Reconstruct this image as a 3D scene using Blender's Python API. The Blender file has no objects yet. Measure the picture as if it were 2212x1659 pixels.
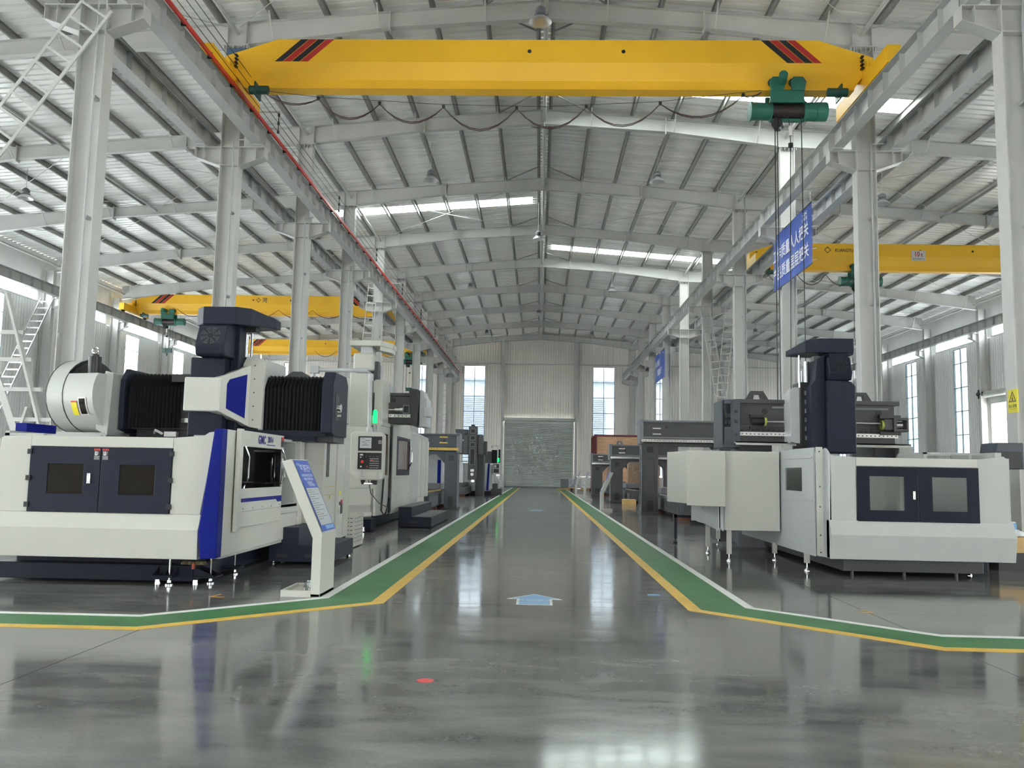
import bpy, bmesh, math, random
from mathutils import Matrix, Vector
random.seed(7)
S = bpy.context.scene
COL = S.collection
# ------------------------------------------------------------ camera
cam = bpy.data.objects.new('camera', bpy.data.cameras.new('camera'))
COL.objects.link(cam); S.camera = cam
_p, _y, _r = .1015, .0332, .0190
F = Vector((-math.sin(_y)*math.cos(_p), math.cos(_y)*math.cos(_p), math.sin(_p)))
Rt = Vector((math.cos(_y), math.sin(_y), 0)); Up = Rt.cross(F)
R2 = Rt*math.cos(_r)+Up*math.sin(_r); U2 = -Rt*math.sin(_r)+Up*math.cos(_r)
m = Matrix((R2, U2, -F)).transposed().to_4x4(); m.translation = (0, 0, 1.5)
cam.matrix_world = m
cam.data.sensor_fit = 'HORIZONTAL'; cam.data.sensor_width = 36
cam.data.lens = 1858/2212*36; cam.data.clip_start = .1; cam.data.clip_end = 600
# ------------------------------------------------------------ sky and exposure
W = bpy.data.worlds.new('overcast_sky'); S.world = W; W.use_nodes = True
nt = W.node_tree; bg = nt.nodes['Background']
tc = nt.nodes.new('ShaderNodeTexCoord'); sp = nt.nodes.new('ShaderNodeSeparateXYZ')
rp = nt.nodes.new('ShaderNodeValToRGB')
rp.color_ramp.elements[0].position = .35; rp.color_ramp.elements[0].color = (.45, .47, .48, 1)
rp.color_ramp.elements[1].position = .75; rp.color_ramp.elements[1].color = (.97, .98, .98, 1)
mp = nt.nodes.new('ShaderNodeMapRange'); mp.inputs[1].default_value = -1; mp.inputs[2].default_value = 1
nt.links.new(tc.outputs['Generated'], sp.inputs[0]); nt.links.new(sp.outputs['Z'], mp.inputs[0])
nt.links.new(mp.outputs[0], rp.inputs[0]); nt.links.new(rp.outputs[0], bg.inputs[0])
bg.inputs[1].default_value = 19
S.view_settings.view_transform = 'Standard'; S.view_settings.look = 'None'
S.view_settings.gamma = 1; S.view_settings.use_curve_mapping = False
S.view_settings.exposure = 0.62
S.cycles.max_bounces = 8; S.cycles.diffuse_bounces = 4; S.cycles.glossy_bounces = 4
S.cycles.transmission_bounces = 4; S.cycles.transparent_max_bounces = 10
S.cycles.sample_clamp_indirect = 8

# ------------------------------------------------------------ materials
def srgb(c):
    return tuple(((v/255)/12.92 if v <= 10 else (((v/255)+.055)/1.055)**2.4) for v in c)
MATS = {}
def mat(name, c, rough=.5, metal=0, var=.06, scale=3, bump=0, bscale=40, spec=.5, stretch=None, coat=0, lin=True):
    if name in MATS: return MATS[name]
    M = bpy.data.materials.new(name); M.use_nodes = True; n = M.node_tree.nodes; L = M.node_tree.links
    b = n['Principled BSDF']; c = c if lin else srgb(c)
    t = n.new('ShaderNodeTexCoord'); mpg = n.new('ShaderNodeMapping')
    L.new(t.outputs['Object'], mpg.inputs[0])
    if stretch: mpg.inputs['Scale'].default_value = stretch
    nz = n.new('ShaderNodeTexNoise'); nz.inputs['Scale'].default_value = scale; nz.inputs['Detail'].default_value = 4
    L.new(mpg.outputs[0], nz.inputs[0])
    r = n.new('ShaderNodeValToRGB')
    r.color_ramp.elements[0].position = .3; r.color_ramp.elements[1].position = .7
    r.color_ramp.elements[0].color = tuple(max(0, v*(1-var)) for v in c)+(1,)
    r.color_ramp.elements[1].color = tuple(min(1, v*(1+var)) for v in c)+(1,)
    L.new(nz.outputs[0], r.inputs[0]); L.new(r.outputs[0], b.inputs['Base Color'])
    b.inputs['Roughness'].default_value = rough; b.inputs['Metallic'].default_value = metal
    b.inputs['Specular IOR Level'].default_value = spec
    if coat: b.inputs['Coat Weight'].default_value = coat; b.inputs['Coat Roughness'].default_value = .12
    if bump:
        z2 = n.new('ShaderNodeTexNoise'); z2.inputs['Scale'].default_value = bscale
        L.new(t.outputs['Object'], z2.inputs[0])
        bp = n.new('ShaderNodeBump'); bp.inputs['Strength'].default_value = bump; bp.inputs['Distance'].default_value = .01
        L.new(z2.outputs[0], bp.inputs['Height']); L.new(bp.outputs[0], b.inputs['Normal'])
    MATS[name] = M; return M
def emit(name, c, s):
    M = bpy.data.materials.new(name); M.use_nodes = True
    b = M.node_tree.nodes['Principled BSDF']; b.inputs['Base Color'].default_value = (*c, 1)
    b.inputs['Emission Color'].default_value = (*c, 1); b.inputs['Emission Strength'].default_value = s
    return M
def glass(name, tint, gloss=.08, rough=.02):
    M = bpy.data.materials.new(name); M.use_nodes = True; n = M.node_tree.nodes; L = M.node_tree.links
    n.remove(n['Principled BSDF']); o = n['Material Output']
    a = n.new('ShaderNodeBsdfTransparent'); a.inputs[0].default_value = (*tint, 1)
    g = n.new('ShaderNodeBsdfGlossy'); g.inputs['Roughness'].default_value = rough
    mx = n.new('ShaderNodeMixShader'); mx.inputs[0].default_value = gloss
    L.new(a.outputs[0], mx.inputs[1]); L.new(g.outputs[0], mx.inputs[2]); L.new(mx.outputs[0], o.inputs[0])
    return M
STEEL = mat('steel_paint', (.50, .50, .48), .45, var=.05, scale=1.5)
STEEL2 = mat('steel_paint_beam', (.46, .47, .46), .45, var=.06, scale=1.2)
WALLM = mat('wall_sheet', (.80, .755, .70), .6, var=.06, scale=.8, stretch=(1, 1, .2))
WALLS = mat('wall_sheet_side', (.74, .74, .72), .55, var=.05, scale=.8, stretch=(1, 1, .2))
ROOFM = mat('roof_sheet', (.88, .88, .85), .32, .15, var=.12, scale=.5, stretch=(.25, 3, 1), bump=.08, bscale=4)
PURL = mat('purlin_galvanised', (.29, .29, .27), .5, .2, var=.1)
WHITE = mat('machine_white', (.50, .50, .45), .38, var=.02, scale=1, bump=.03, bscale=250)
WHITE2 = mat('machine_grey_white', (.42, .435, .41), .4, var=.02, bump=.03, bscale=250)
WHITE3 = mat('machine_bluish_white', (.47, .49, .495), .38, var=.02, bump=.03, bscale=250)
NAVY = mat('navy_paint', (.014, .0175, .032), .45, var=.06, bump=.05, bscale=200, spec=.2)
NAVY2 = mat('navy_dark', (.009, .011, .022), .42, var=.06, bump=.05, bscale=200, spec=.2)
BLUE = mat('blue_paint', (.005, .011, .17), .45, var=.03, spec=.12)
BLACK = mat('black_plastic', (.012, .012, .013), .4, var=.1)
RUBBER = mat('bellows_fabric', (.009, .009, .011), .6, var=.15, spec=.25)
CAST = mat('cast_iron_paint', (.055, .056, .058), .5, var=.12, scale=2, bump=.12, bscale=30)
CAST2 = mat('cast_iron_blue_grey', (.05, .06, .075), .5, var=.1, scale=2, bump=.1, bscale=30)
CASTE = mat('cast_iron_edge', (.16, .165, .18), .5, var=.08)
SILVER = mat('machined_steel', (.72, .71, .68), .25, .9, var=.08)
BRASS = mat('golden_scale', (.55, .38, .09), .4, .4, var=.1)
YEL = mat('crane_yellow', (.88, .49, .02), .42, var=.03, scale=1.2, bump=.04, bscale=3)
RED = mat('red_paint', (.48, .02, .02), .45)
STRB = mat('stripe_black', (.012, .013, .02), .5)
GREEN = mat('hoist_green', (.025, .14, .10), .38, var=.1)
GREEND = mat('hoist_dark_green', (.012, .06, .05), .4, var=.1)
CHROME = mat('chrome', (.85, .85, .85), .12, 1, var=.02)
ALU = mat('lamp_aluminium', (.75, .75, .75), .3, .7)
DKGLASS = mat('dark_glass', (.012, .009, .006), .1, var=.2, spec=.15)
WOOD = mat('plywood', (.50, .30, .17), .6, var=.18, scale=2, stretch=(1, 1, 4))
WOODR = mat('crate_red_trim', (.12, .015, .02), .5)
WOODY = mat('timber_yellow', (.52, .34, .13), .6, var=.15)
BROWNW = mat('timber_brown', (.13, .05, .03), .6, var=.2)
CARD = mat('osb_board', (.34, .23, .15), .7, var=.3, scale=12)
GREYP = mat('pipe_grey', (.42, .44, .44), .35, var=.04)
SHUT = mat('shutter_steel', (.50, .53, .50), .5, .15, var=.12, scale=1, stretch=(.3, 1, 4))
SILLM = mat('concrete_plinth', (.45, .44, .42), .7, var=.1)
BANNER = mat('banner_blue', (.045, .10, .42), .45, var=.06, scale=2, bump=.25, bscale=1.5)
WTXT = mat('white_print', (.80, .80, .82), .5, var=0)
BTXT = mat('black_print', (.015, .015, .02), .5, var=0)
RTXT = mat('red_print', (.45, .02, .02), .5, var=0)
NTXT = mat('navy_print', (.012, .015, .16), .4, var=0)
YSIGN = mat('sign_yellow', (.75, .65, .03), .4, var=.02)
PLATE = mat('plate_white', (.62, .60, .58), .4, var=.03)
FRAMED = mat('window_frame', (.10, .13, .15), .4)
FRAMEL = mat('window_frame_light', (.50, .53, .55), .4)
LWHITE = mat('line_white', (.74, .75, .73), .4, var=.08, scale=6, spec=.25)
LYEL = mat('line_yellow', (.68, .43, .07), .4, var=.10, scale=5, spec=.25)
LGREEN = mat('walkway_green', (.048, .165, .060), .42, var=.16, scale=2.5, spec=.22)
LBLUE = mat('decal_blue', (.16, .36, .62), .3)
REDD = mat('decal_red', (.62, .03, .03), .35)
ORNG = mat('tape_orange', (.62, .28, .04), .4)
CLOTH = mat('rag_cloth', (.14, .11, .06), .8, var=.6, scale=14)
RAGR = mat('rag_red', (.40, .10, .05), .8, var=.4, scale=14)
REDBAR = mat('conductor_red', (.62, .03, .02), .35)
OUTW = mat('outside_cladding', (.70, .75, .80), .5, var=.05)
OUTL = mat('outside_louvre', (.45, .49, .53), .5)
SCREEN = mat('lcd_screen', (.45, .47, .47), .3, var=.05)
BAG = mat('white_plastic_bag', (.72, .74, .76), .35, var=.15, scale=8, bump=.6, bscale=12)
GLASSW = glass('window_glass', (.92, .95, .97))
GLASSR = glass('window_glass_right', (.40,.44,.45))  # right panes darkened in colour so the sky behind doesn't burn out
GLASSF = glass('window_glass_dimmed', (.30, .32, .335))  # far panes darkened in colour to hold down the brightness outside
GLASSD = glass('smoked_glass', (.05, .055, .06), .06)
GLASSB = glass('bronze_window', (.55, .47, .42), .08)
GLASSE = glass('machine_window', (.86, .88, .86), .04)
GLASSC = glass('clear_cup', (.75, .78, .78), .15)
SKYL = glass('skylight_panel', (.85, .9, .88), .03)
GREENL = emit('green_lamp', (.0, .9, .12), 1.6)
# floor
def floor_mat():
    M = bpy.data.materials.new('polished_concrete'); M.use_nodes = True; n = M.node_tree.nodes; L = M.node_tree.links
    b = n['Principled BSDF']; g = n.new('ShaderNodeNewGeometry')
    def noise(scale, det, st=(1, 1, 1), dist=0):
        mp = n.new('ShaderNodeMapping'); mp.inputs['Scale'].default_value = st
        L.new(g.outputs['Position'], mp.inputs[0])
        z = n.new('ShaderNodeTexNoise'); z.inputs['Scale'].default_value = scale
        z.inputs['Detail'].default_value = det; z.inputs['Distortion'].default_value = dist
        L.new(mp.outputs[0], z.inputs[0]); return z
    a = noise(.42, 6, (.7, 1.3, 1), .25); c = noise(2.6, 9, (.6, 1.5, 1), .3); f = noise(34, 3)
    mx = n.new('ShaderNodeMix'); mx.data_type = 'FLOAT'; mx.inputs[0].default_value = .5
    L.new(a.outputs[0], mx.inputs[2]); L.new(c.outputs[0], mx.inputs[3])
    m2 = n.new('ShaderNodeMix'); m2.data_type = 'FLOAT'; m2.inputs[0].default_value = .12
    L.new(mx.outputs[0], m2.inputs[2]); L.new(f.outputs[0], m2.inputs[3])
    r = n.new('ShaderNodeValToRGB'); e = r.color_ramp.elements
    e[0].position = .38; e[0].color = (.088, .095, .090, 1); e[1].position = .62; e[1].color = (.20, .20, .187, 1)
    L.new(m2.outputs[0], r.inputs[0]); L.new(r.outputs[0], b.inputs['Base Color'])
    rr = n.new('ShaderNodeMapRange'); rr.inputs[1].default_value = .35; rr.inputs[2].default_value = .65
    rr.inputs[3].default_value = .065; rr.inputs[4].default_value = .15
    L.new(mx.outputs[0], rr.inputs[0]); L.new(rr.outputs[0], b.inputs['Roughness'])
    b.inputs['Specular IOR Level'].default_value = .6
    z3 = noise(1.1, 3, (1, 1.2, 1)); bp = n.new('ShaderNodeBump'); bp.inputs['Strength'].default_value = .10
    bp.inputs['Distance'].default_value = .02
    L.new(z3.outputs[0], bp.inputs['Height']); L.new(bp.outputs[0], b.inputs['Normal'])
    return M
FLOOR = floor_mat()

# ------------------------------------------------------------ mesh helpers
class MB:
    def __init__(s): s.v = []; s.f = []
    def add(s, vs, fs):
        n = len(s.v); s.v += [tuple(v) for v in vs]; s.f += [tuple(i+n for i in f) for f in fs]; return s
    def box(s, x0, x1, y0, y1, z0, z1):
        return s.add([(x0,y0,z0),(x1,y0,z0),(x1,y1,z0),(x0,y1,z0),(x0,y0,z1),(x1,y0,z1),(x1,y1,z1),(x0,y1,z1)],
                     [(0,3,2,1),(4,5,6,7),(0,1,5,4),(1,2,6,5),(2,3,7,6),(3,0,4,7)])
    def prism(s, pts, ax, a, b):
        def w(p, t): return {'x': (t, p[0], p[1]), 'y': (p[0], t, p[1]), 'z': (p[0], p[1], t)}[ax]
        n = len(pts)
        return s.add([w(p, a) for p in pts]+[w(p, b) for p in pts],
                     [tuple(range(n))[::-1], tuple(range(n, 2*n))]+[(i, (i+1) % n, n+(i+1) % n, n+i) for i in range(n)])
    def hole(s, out, inn, ax, a, b):            # frame: two 4-point loops
        def w(p, t): return {'x': (t, p[0], p[1]), 'y': (p[0], t, p[1]), 'z': (p[0], p[1], t)}[ax]
        n = len(out); vs = [w(p, a) for p in out]+[w(p, a) for p in inn]+[w(p, b) for p in out]+[w(p, b) for p in inn]
        fs = []
        for i in range(n):
            j = (i+1) % n
            fs += [(i, j, n+j, n+i), (2*n+i, 2*n+j, 3*n+j, 3*n+i), (i, j, 2*n+j, 2*n+i), (n+i, n+j, 3*n+j, 3*n+i)]
        return s.add(vs, fs)
    def cyl(s, p0, p1, r, n=12, r1=None):
        p0 = Vector(p0); p1 = Vector(p1); d = (p1-p0).normalized(); r1 = r if r1 is None else r1
        a = d.orthogonal().normalized(); b = d.cross(a)
        vs = []
        for p, q in ((p0, r), (p1, r1)):
            for k in range(n):
                t = 2*math.pi*k/n; vs.append(p+a*math.cos(t)*q+b*math.sin(t)*q)
        return s.add(vs, [tuple(range(n))[::-1], tuple(range(n, 2*n))]+[(i, (i+1) % n, n+(i+1) % n, n+i) for i in range(n)])
    def tube(s, pts, r, n=6):
        pts = [Vector(p) for p in pts]; rings = []
        for i, p in enumerate(pts):
            d = (pts[min(i+1, len(pts)-1)]-pts[max(i-1, 0)]).normalized()
            u = Vector((0, 0, 1)) if abs(d.z) < .9 else Vector((0, 1, 0))
            a = d.cross(u).normalized(); b = d.cross(a)
            rings.append([p+a*math.cos(2*math.pi*k/n)*r+b*math.sin(2*math.pi*k/n)*r for k in range(n)])
        vs = [v for g in rings for v in g]; fs = []
        for i in range(len(rings)-1):
            for k in range(n): fs.append((i*n+k, i*n+(k+1) % n, (i+1)*n+(k+1) % n, (i+1)*n+k))
        fs += [tuple(range(n))[::-1], tuple(range((len(rings)-1)*n, len(rings)*n))]
        return s.add(vs, fs)
    def lathe(s, prof, c, n=16):
        vs = []; fs = []
        for r, z in prof:
            for k in range(n):
                t = 2*math.pi*k/n; vs.append((c[0]+r*math.cos(t), c[1]+r*math.sin(t), c[2]+z))
        for i in range(len(prof)-1):
            for k in range(n): fs.append((i*n+k, i*n+(k+1) % n, (i+1)*n+(k+1) % n, (i+1)*n+k))
        return s.add(vs, fs)
    def quad(s, *p): return s.add(p, [tuple(range(len(p)))])
    def bar(s, p0, p1, w, h):                   # rectangular bar between two points
        p0 = Vector(p0); p1 = Vector(p1); d = (p1-p0).normalized()
        u = Vector((0, 0, 1)) if abs(d.z) < .95 else Vector((0, 1, 0))
        a = d.cross(u).normalized()*w/2; b = a.cross(d).normalized()*h/2
        vs = [p+x for p in (p0, p1) for x in (-a-b, a-b, a+b, -a+b)]
        return s.add(vs, [(3,2,1,0),(4,5,6,7),(0,1,5,4),(1,2,6,5),(2,3,7,6),(3,0,4,7)])
    def mesh(s, name, mt, org=(0, 0, 0), smooth=False):
        me = bpy.data.meshes.new(name)
        me.from_pydata([(v[0]-org[0], v[1]-org[1], v[2]-org[2]) for v in s.v], [], s.f)
        bm = bmesh.new(); bm.from_mesh(me); bmesh.ops.recalc_face_normals(bm, faces=bm.faces); bm.to_mesh(me); bm.free()
        if smooth:
            for p in me.polygons: p.use_smooth = True
            me.set_sharp_from_angle(angle=math.radians(38))
        me.materials.append(mt); return me
    def build(s, name, mt, parent=None, smooth=False, bevel=0, **kw):
        if parent is not None: org = wloc(parent)
        else:
            xs, ys, zs = zip(*s.v); org = ((min(xs)+max(xs))/2, (min(ys)+max(ys))/2, min(zs))
        o = bpy.data.objects.new(name, s.mesh(name, mt, org, smooth)); COL.objects.link(o)
        if parent is not None: o.parent = parent
        else: o.location = org
        if bevel:
            b = o.modifiers.new('bevel', 'BEVEL'); b.width = bevel; b.segments = 2; b.limit_method = 'ANGLE'
        for k, v in kw.items(): o[k] = v
        return o
def wloc(o):
    v = Vector((0, 0, 0))
    while o is not None: v += Vector(o.location); o = o.parent
    return v
def thing(name, label, cat, loc, group=None):
    o = bpy.data.objects.new(name, None); COL.objects.link(o); o.location = loc
    o.empty_display_size = .2; o['label'] = label; o['category'] = cat
    if group: o['group'] = group
    return o
def tag(o, label, cat, group=None):
    o['label'] = label; o['category'] = cat
    if group: o['group'] = group
    return o
def place(name, me, parent, loc, **kw):
    o = bpy.data.objects.new(name, me); COL.objects.link(o); o.parent = parent; o.location = loc
    for k, v in kw.items(): o[k] = v
    return o
def clone(root, loc, label, group=None):
    r = root.copy(); COL.objects.link(r); r.location = loc; r['label'] = label
    if group: r['group'] = group
    for ch in root.children:
        c = ch.copy(); COL.objects.link(c); c.parent = r
        for g in ch.children:
            d = g.copy(); COL.objects.link(d); d.parent = c
    return r
def text(body, size, mt, parent, org, xd=(1, 0, 0), yd=(0, 0, 1), name='lettering', align='CENTER', sx=1, off=.0, extr=0):
    cu = bpy.data.curves.new('t', 'FONT'); cu.body = body; cu.size = size; cu.align_x = align; cu.align_y = 'CENTER'
    cu.offset = off; cu.resolution_u = 2; cu.extrude = extr
    to = bpy.data.objects.new('t', cu); COL.objects.link(to)
    bpy.context.view_layer.update()
    me = bpy.data.meshes.new_from_object(to.evaluated_get(bpy.context.evaluated_depsgraph_get()))
    bpy.data.objects.remove(to)
    X = Vector(xd).normalized(); Y = Vector(yd).normalized(); o0 = Vector(org)-wloc(parent)
    for v in me.vertices: v.co = o0+X*v.co.x*sx+Y*v.co.y+X.cross(Y)*v.co.z
    me.materials.clear(); me.materials.append(mt); me.name = name
    o = bpy.data.objects.new(name, me); COL.objects.link(o); o.parent = parent; return o
ORD = ['first', 'second', 'third', 'fourth', 'fifth', 'sixth', 'seventh', 'eighth', 'ninth', 'tenth', 'eleventh', 'twelfth']
FR = [16.05+7.5*i for i in range(10)]
YE = 83.55
# ============================================================ FLOOR
fb = MB().box(-29, 29, -14.2, 84.2, -.3, -.012).build('floor', mat('joint_dark', (.03, .03, .03), .8), kind='structure')
XE = [-28, -19.6, -11.6, -3.62, 3.72, 11.7, 19.7, 28]; YEg = [-14, -5, 2.4, 9.93, 17.4, 24.9, 32.4, 39.9, 47.4, 54.9, 62.4, 69.9, 77.4, 83.6]
for i in range(len(XE)-1):
    for j in range(len(YEg)-1):
        g = .005
        MB().box(XE[i]+g, XE[i+1]-g, YEg[j]+g, YEg[j+1]-g, -.02, 0).build('slab', FLOOR, fb)
def strip(poly, w):
    n = len(poly); L = []; R = []
    for i in range(n):
        p = Vector(poly[i]); d0 = (p-Vector(poly[i-1])).normalized() if i else None
        d1 = (Vector(poly[i+1])-p).normalized() if i < n-1 else None
        if d0 is None: d = d1; k = 1
        elif d1 is None: d = d0; k = 1
        else: d = (d0+d1).normalized(); k = 1/max(.3, d.dot(d1))
        nr = Vector((-d.y, d.x))*w/2*k; L.append(p+nr); R.append(p-nr)
    return L, R
def lane(poly, w, z0, z1):
    L, R = strip(poly, w); b = MB()
    for i in range(len(L)-1):
        a = [L[i], R[i], R[i+1], L[i+1]]
        b.add([(q.x, q.y, z0) for q in a]+[(q.x, q.y, z1) for q in a], [(3,2,1,0),(4,5,6,7),(0,1,5,4),(1,2,6,5),(2,3,7,6),(3,0,4,7)])
    return b
for s, nm in ((-1, 'left'), (1, 'right')):
    k = 0 if s < 0 else -.04
    X = lambda v: s*(v+k)
    root = thing('floor_walkway', 'green walkway with white and yellow edge lines, %s side of the aisle' % nm, 'floor marking', (X(2.15), 40, 0))
    yl = [(X(1.80), 82), (X(1.80), 9.85), (X(3.68), 7.98), (s*28, 7.85)]
    wl = [(X(2.47), 82), (X(2.47), 10.12), (X(3.95), 8.64), (s*28, 8.55)]
    gr = [(X(2.14), 82), (X(2.14), 10.0), (X(3.82), 8.31), (s*28, 8.2)]
    lane(gr, .56, .0006, .0018).build('green_band', LGREEN, root)
    lane(yl, .15, .0008, .0032).build('yellow_line', LYEL, root)
    lane(wl, .11, .0008, .0032).build('white_line', LWHITE, root)
def arrow(cx, y0, y1, hw, sw, ys, label):
    t = thing('floor_arrow', label, 'floor decal', (cx, y0, .001))
    def poly(e): return [(cx-sw-e, y0-e), (cx+sw+e, y0-e), (cx+sw+e, ys-e), (cx+hw+2*e, ys-e), (cx, y1+e), (cx-hw-2*e, ys-e), (cx-sw-e, ys-e)]
    MB().prism(poly(.018), 'z', .0003, .0012).build('white_border', LWHITE, t)
    MB().prism(poly(-.012), 'z', .0012, .0018).build('arrow_face', LBLUE, t)
    for k, (w, t_) in enumerate((('参观通道', .1), ('VISIT', .07), ('CHANNEL', .07))):
        text(w, t_, LWHITE, t, (cx, y0+.33-k*.11, .0022), yd=(0, 1, 0), sx=1.1)
arrow(-.03, 9.98, 10.83, .30, .19, 10.42, 'light blue arrow sticker with white edge on the aisle floor, the nearest one')
arrow(-.09, 33.6, 34.9, .35, .2, 34.2, 'small pale arrow sticker far down the aisle floor')
tag(MB().prism([(-.79+.065*math.cos(t*math.pi/4), 6.32+.065*math.sin(t*math.pi/4)) for t in range(8)], 'z', .0005, .0015).build('floor_dot', REDD), 'small red eight-sided sticker on the bare floor in front', 'floor decal')
for sx_, nm in ((-1, 'left'), (1, 'right')):
    b = MB(); b.prism([(sx_*3.78, 9.98), (sx_*3.78+sx_*-.18, 9.98), (sx_*3.60, 10.01), (sx_*3.75, 10.02), (sx_*3.70, 10.2), (sx_*3.73, 10.2)], 'z', .0005, .0015)
    tag(b.build('corner_tape', ORNG), 'orange L-shaped tape mark on the floor beside the %s walkway' % nm, 'floor decal')
tag(MB().box(1.38, 1.53, 10.95, 11.08, .0005, .0015).build('blue_tape', LBLUE), 'small blue tape scrap on the aisle near the right yellow line', 'floor decal')
# ============================================================ ROOF
def zt(x): return 15.0-.08*abs(x)
ceil_ = MB().box(-.25, .25, -14, 84, 15.26, 15.3).build('ceiling', ROOFM, kind='structure')
SW = 7.5/7
def sheet(s, x0, x1):
    b = MB(); prof = []
    for k in range(3):
        y = k*SW/3; prof += [(y, 0), (y+.25, 0), (y+.262, .075), (y+.345, .075)]
    prof.append((SW, 0))
    for y, dz in prof:
        b.v += [(s*x0, y, .2+zt(x0)+dz), (s*x1, y, .2+zt(x1)+dz)]
    n = len(prof); b.f = [(2*i, 2*i+2, 2*i+3, 2*i+1) for i in range(n-1)]
    return b
rl = ceil_.location
SKY = {-1: [5.5, 41.8], 1: [28.3, 50.75]}  # nearest left strip is out of view, added to light the crane front
for s in (-1, 1):
    shm = sheet(s, 0, 27.75).mesh('roof_sheet', ROOFM, rl)
    skm = sheet(s, .55 if s < 0 else .5, 10.6 if s < 0 else 12.4).mesh('skylight', SKYL, rl)
    ska = sheet(s, 0, .55).mesh('roof_sheet_cap', ROOFM, rl); skb = sheet(s, 10.6 if s < 0 else 12.4, 27.75).mesh('roof_sheet_cap', ROOFM, rl)
    y = -14.6+(.45 if s > 0 else 0)+(8.55+14.6) % SW-SW
    while y < 83.6:
        if any(abs(y-q) < SW/2 for q in SKY[s]):
            place('skylight', skm, ceil_, (0, y, 0)); place('roof_sheet', ska, ceil_, (0, y, 0)); place('roof_sheet', skb, ceil_, (0, y, 0))
        else: place('roof_sheet', shm, ceil_, (0, y, 0))
        y += SW
for s in (-1, 1):
    for k in range(18):
        x = .22+1.53*k if k < 18 else 27
        z = zt(x); b = MB()
        a, c = (s*x, s*(x+.065)) if s > 0 else (s*(x+.065), s*x)
        b.box(a, c, 8, 83.5, z, z+.004).box(s*x-.003, s*x+.003, 8, 83.5, z, z+.2)
        b.box(min(s*x, s*(x-.065)), max(s*x, s*(x-.065)), 8, 83.5, z+.19, z+.198)
        b.build('purlin', PURL, ceil_)
# rafters
XS = [0, 4.5, 8.95, 13.5, 20, 26.95]; ZB = [14.45, 14.17, 13.60, 13.45, 12.96, 12.02]
def rafter_parts():
    w = MB(); f = MB()
    for s in (-1, 1):
        for i in range(5):
            x0, x1 = XS[i], XS[i+1]
            q = [(s*x0, ZB[i]), (s*x1, ZB[i+1]), (s*x1, zt(x1)-.01), (s*x0, zt(x0)-.01)]
            w.prism(q, 'y', -.006, .006)
            f.prism([(s*x0, ZB[i]), (s*x1, ZB[i+1]), (s*x1, ZB[i+1]-.014), (s*x0, ZB[i]-.014)], 'y', -.11, .11)
            f.prism([(s*x0, zt(x0)), (s*x1, zt(x1)), (s*x1, zt(x1)-.014), (s*x0, zt(x0)-.014)], 'y', -.11, .11)
    return w, f
rw, rf = rafter_parts()
rwm = rw.mesh('rafter', STEEL, (0, 0, 0)); rfm = rf.mesh('flange', STEEL, (0, 0, 0))
spl = MB()
for x in (-20, -13.5, -4.5, 0, 4.5, 13.5, 20):
    zb = ZB[XS.index(abs(x))]
    spl.box(x-.02, x+.02, -.13, .13, zb-.12, zt(x)+.05)
for x in (-9.2, -8.65, 8.65, 9.2): spl.box(x-.008, x+.008, -.11, .11, 13.6, zt(x))
splm = spl.mesh('splice_plate', STEEL)
fbr = MB()
for s in (-1, 1):
    for k in (1, 3, 5, 7, 9, 11, 13, 15, 17):
        x = .22+1.53*k
        import bisect
        i = max(j for j in range(5) if XS[j] <= x); t = (x-XS[i])/(XS[i+1]-XS[i]); zb = ZB[i]+(ZB[i+1]-ZB[i])*t
        fbr.bar((s*x, -.05, zb), (s*(x-.02), -.62, zt(x)), .04, .04)
fbm = fbr.mesh('fly_brace', STEEL)
for y in [8.55]+FR:
    r = place('rafter', rwm, ceil_, Vector((0, y, 0))-rl)
    place('flange', rfm, r, (0, 0, 0)); place('splice_plate', splm, r, (0, 0, 0)); place('fly_brace', fbm, r, (0, 0, 0))
# struts along the hall and cross rods
for x, z, r in ((-8.93, 14.0, .06), (8.93, 14.0, .06), (0, 14.62, .07), (-26.8, 12.35, .06), (26.8, 12.35, .06), (-18.0, 13.3, .05), (18.0, 13.3, .05)):
    MB().cyl((x, 8.5, z), (x, 83.5, z), r, 10).build('roof_strut', STEEL, ceil_, smooth=True)
for fy in (38.55, 31.05, 46.05, 16.05, 68.55):
    for s in (-1, 1):
        for xa, xb in ((1, 8.8), (9.1, 18), (18, 26.5)):
            if fy in (31.05, 46.05, 68.55) and xa < 9 : continue
            MB().cyl((s*xa, fy+.2, zt(xa)-.2), (s*xb, fy+7.3, zt(xb)-.2), .013, 5).cyl((s*xb, fy+.2, zt(xb)-.2), (s*xa, fy+7.3, zt(xa)-.2), .013, 5).build('cross_rod', STEEL, ceil_)
kn = MB()
for y in FR:
    for s in (-1, 1): kn.bar((s*.25, y+1.6, 14.95), (s*1.7, y+.15, 14.83), .04, .04).bar((s*.25, y-1.6, 14.95), (s*1.7, y-.15, 14.83), .04, .04)
kn.build('ridge_brace', PURL, ceil_, kind='stuff')
# ============================================================ WALLS
def ribs(b, a0, a1, z0, zf, put):
    """vertical ribbed sheet between a0..a1, top height function zf(a); put(a,d,z)->xyz"""
    prof = []; a = a0
    while a < a1-1e-4:
        e = min(a+.25, a1)
        prof += [(a, 0)]
        if e-a > .2: prof += [(a+.196, 0), (a+.202, -.05), (a+.244, -.05)]
        a = e
    prof.append((a1, 0)); n0 = len(b.v)
    for a, d in prof: b.v += [put(a, d, z0), put(a, d, zf(a))]
    b.f += [(n0+2*i, n0+2*i+2, n0+2*i+3, n0+2*i+1) for i in range(len(prof)-1)]
def panels(parent, mt, a0, a1, z0, zf, put):
    a = a0
    while a < a1-.01:
        e = min(a+1.0, a1)
        if a1-e < .3: e = a1
        b = MB(); ribs(b, a, e, z0, zf, put); b.build('wall_panel', mt, parent); a = e
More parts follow.
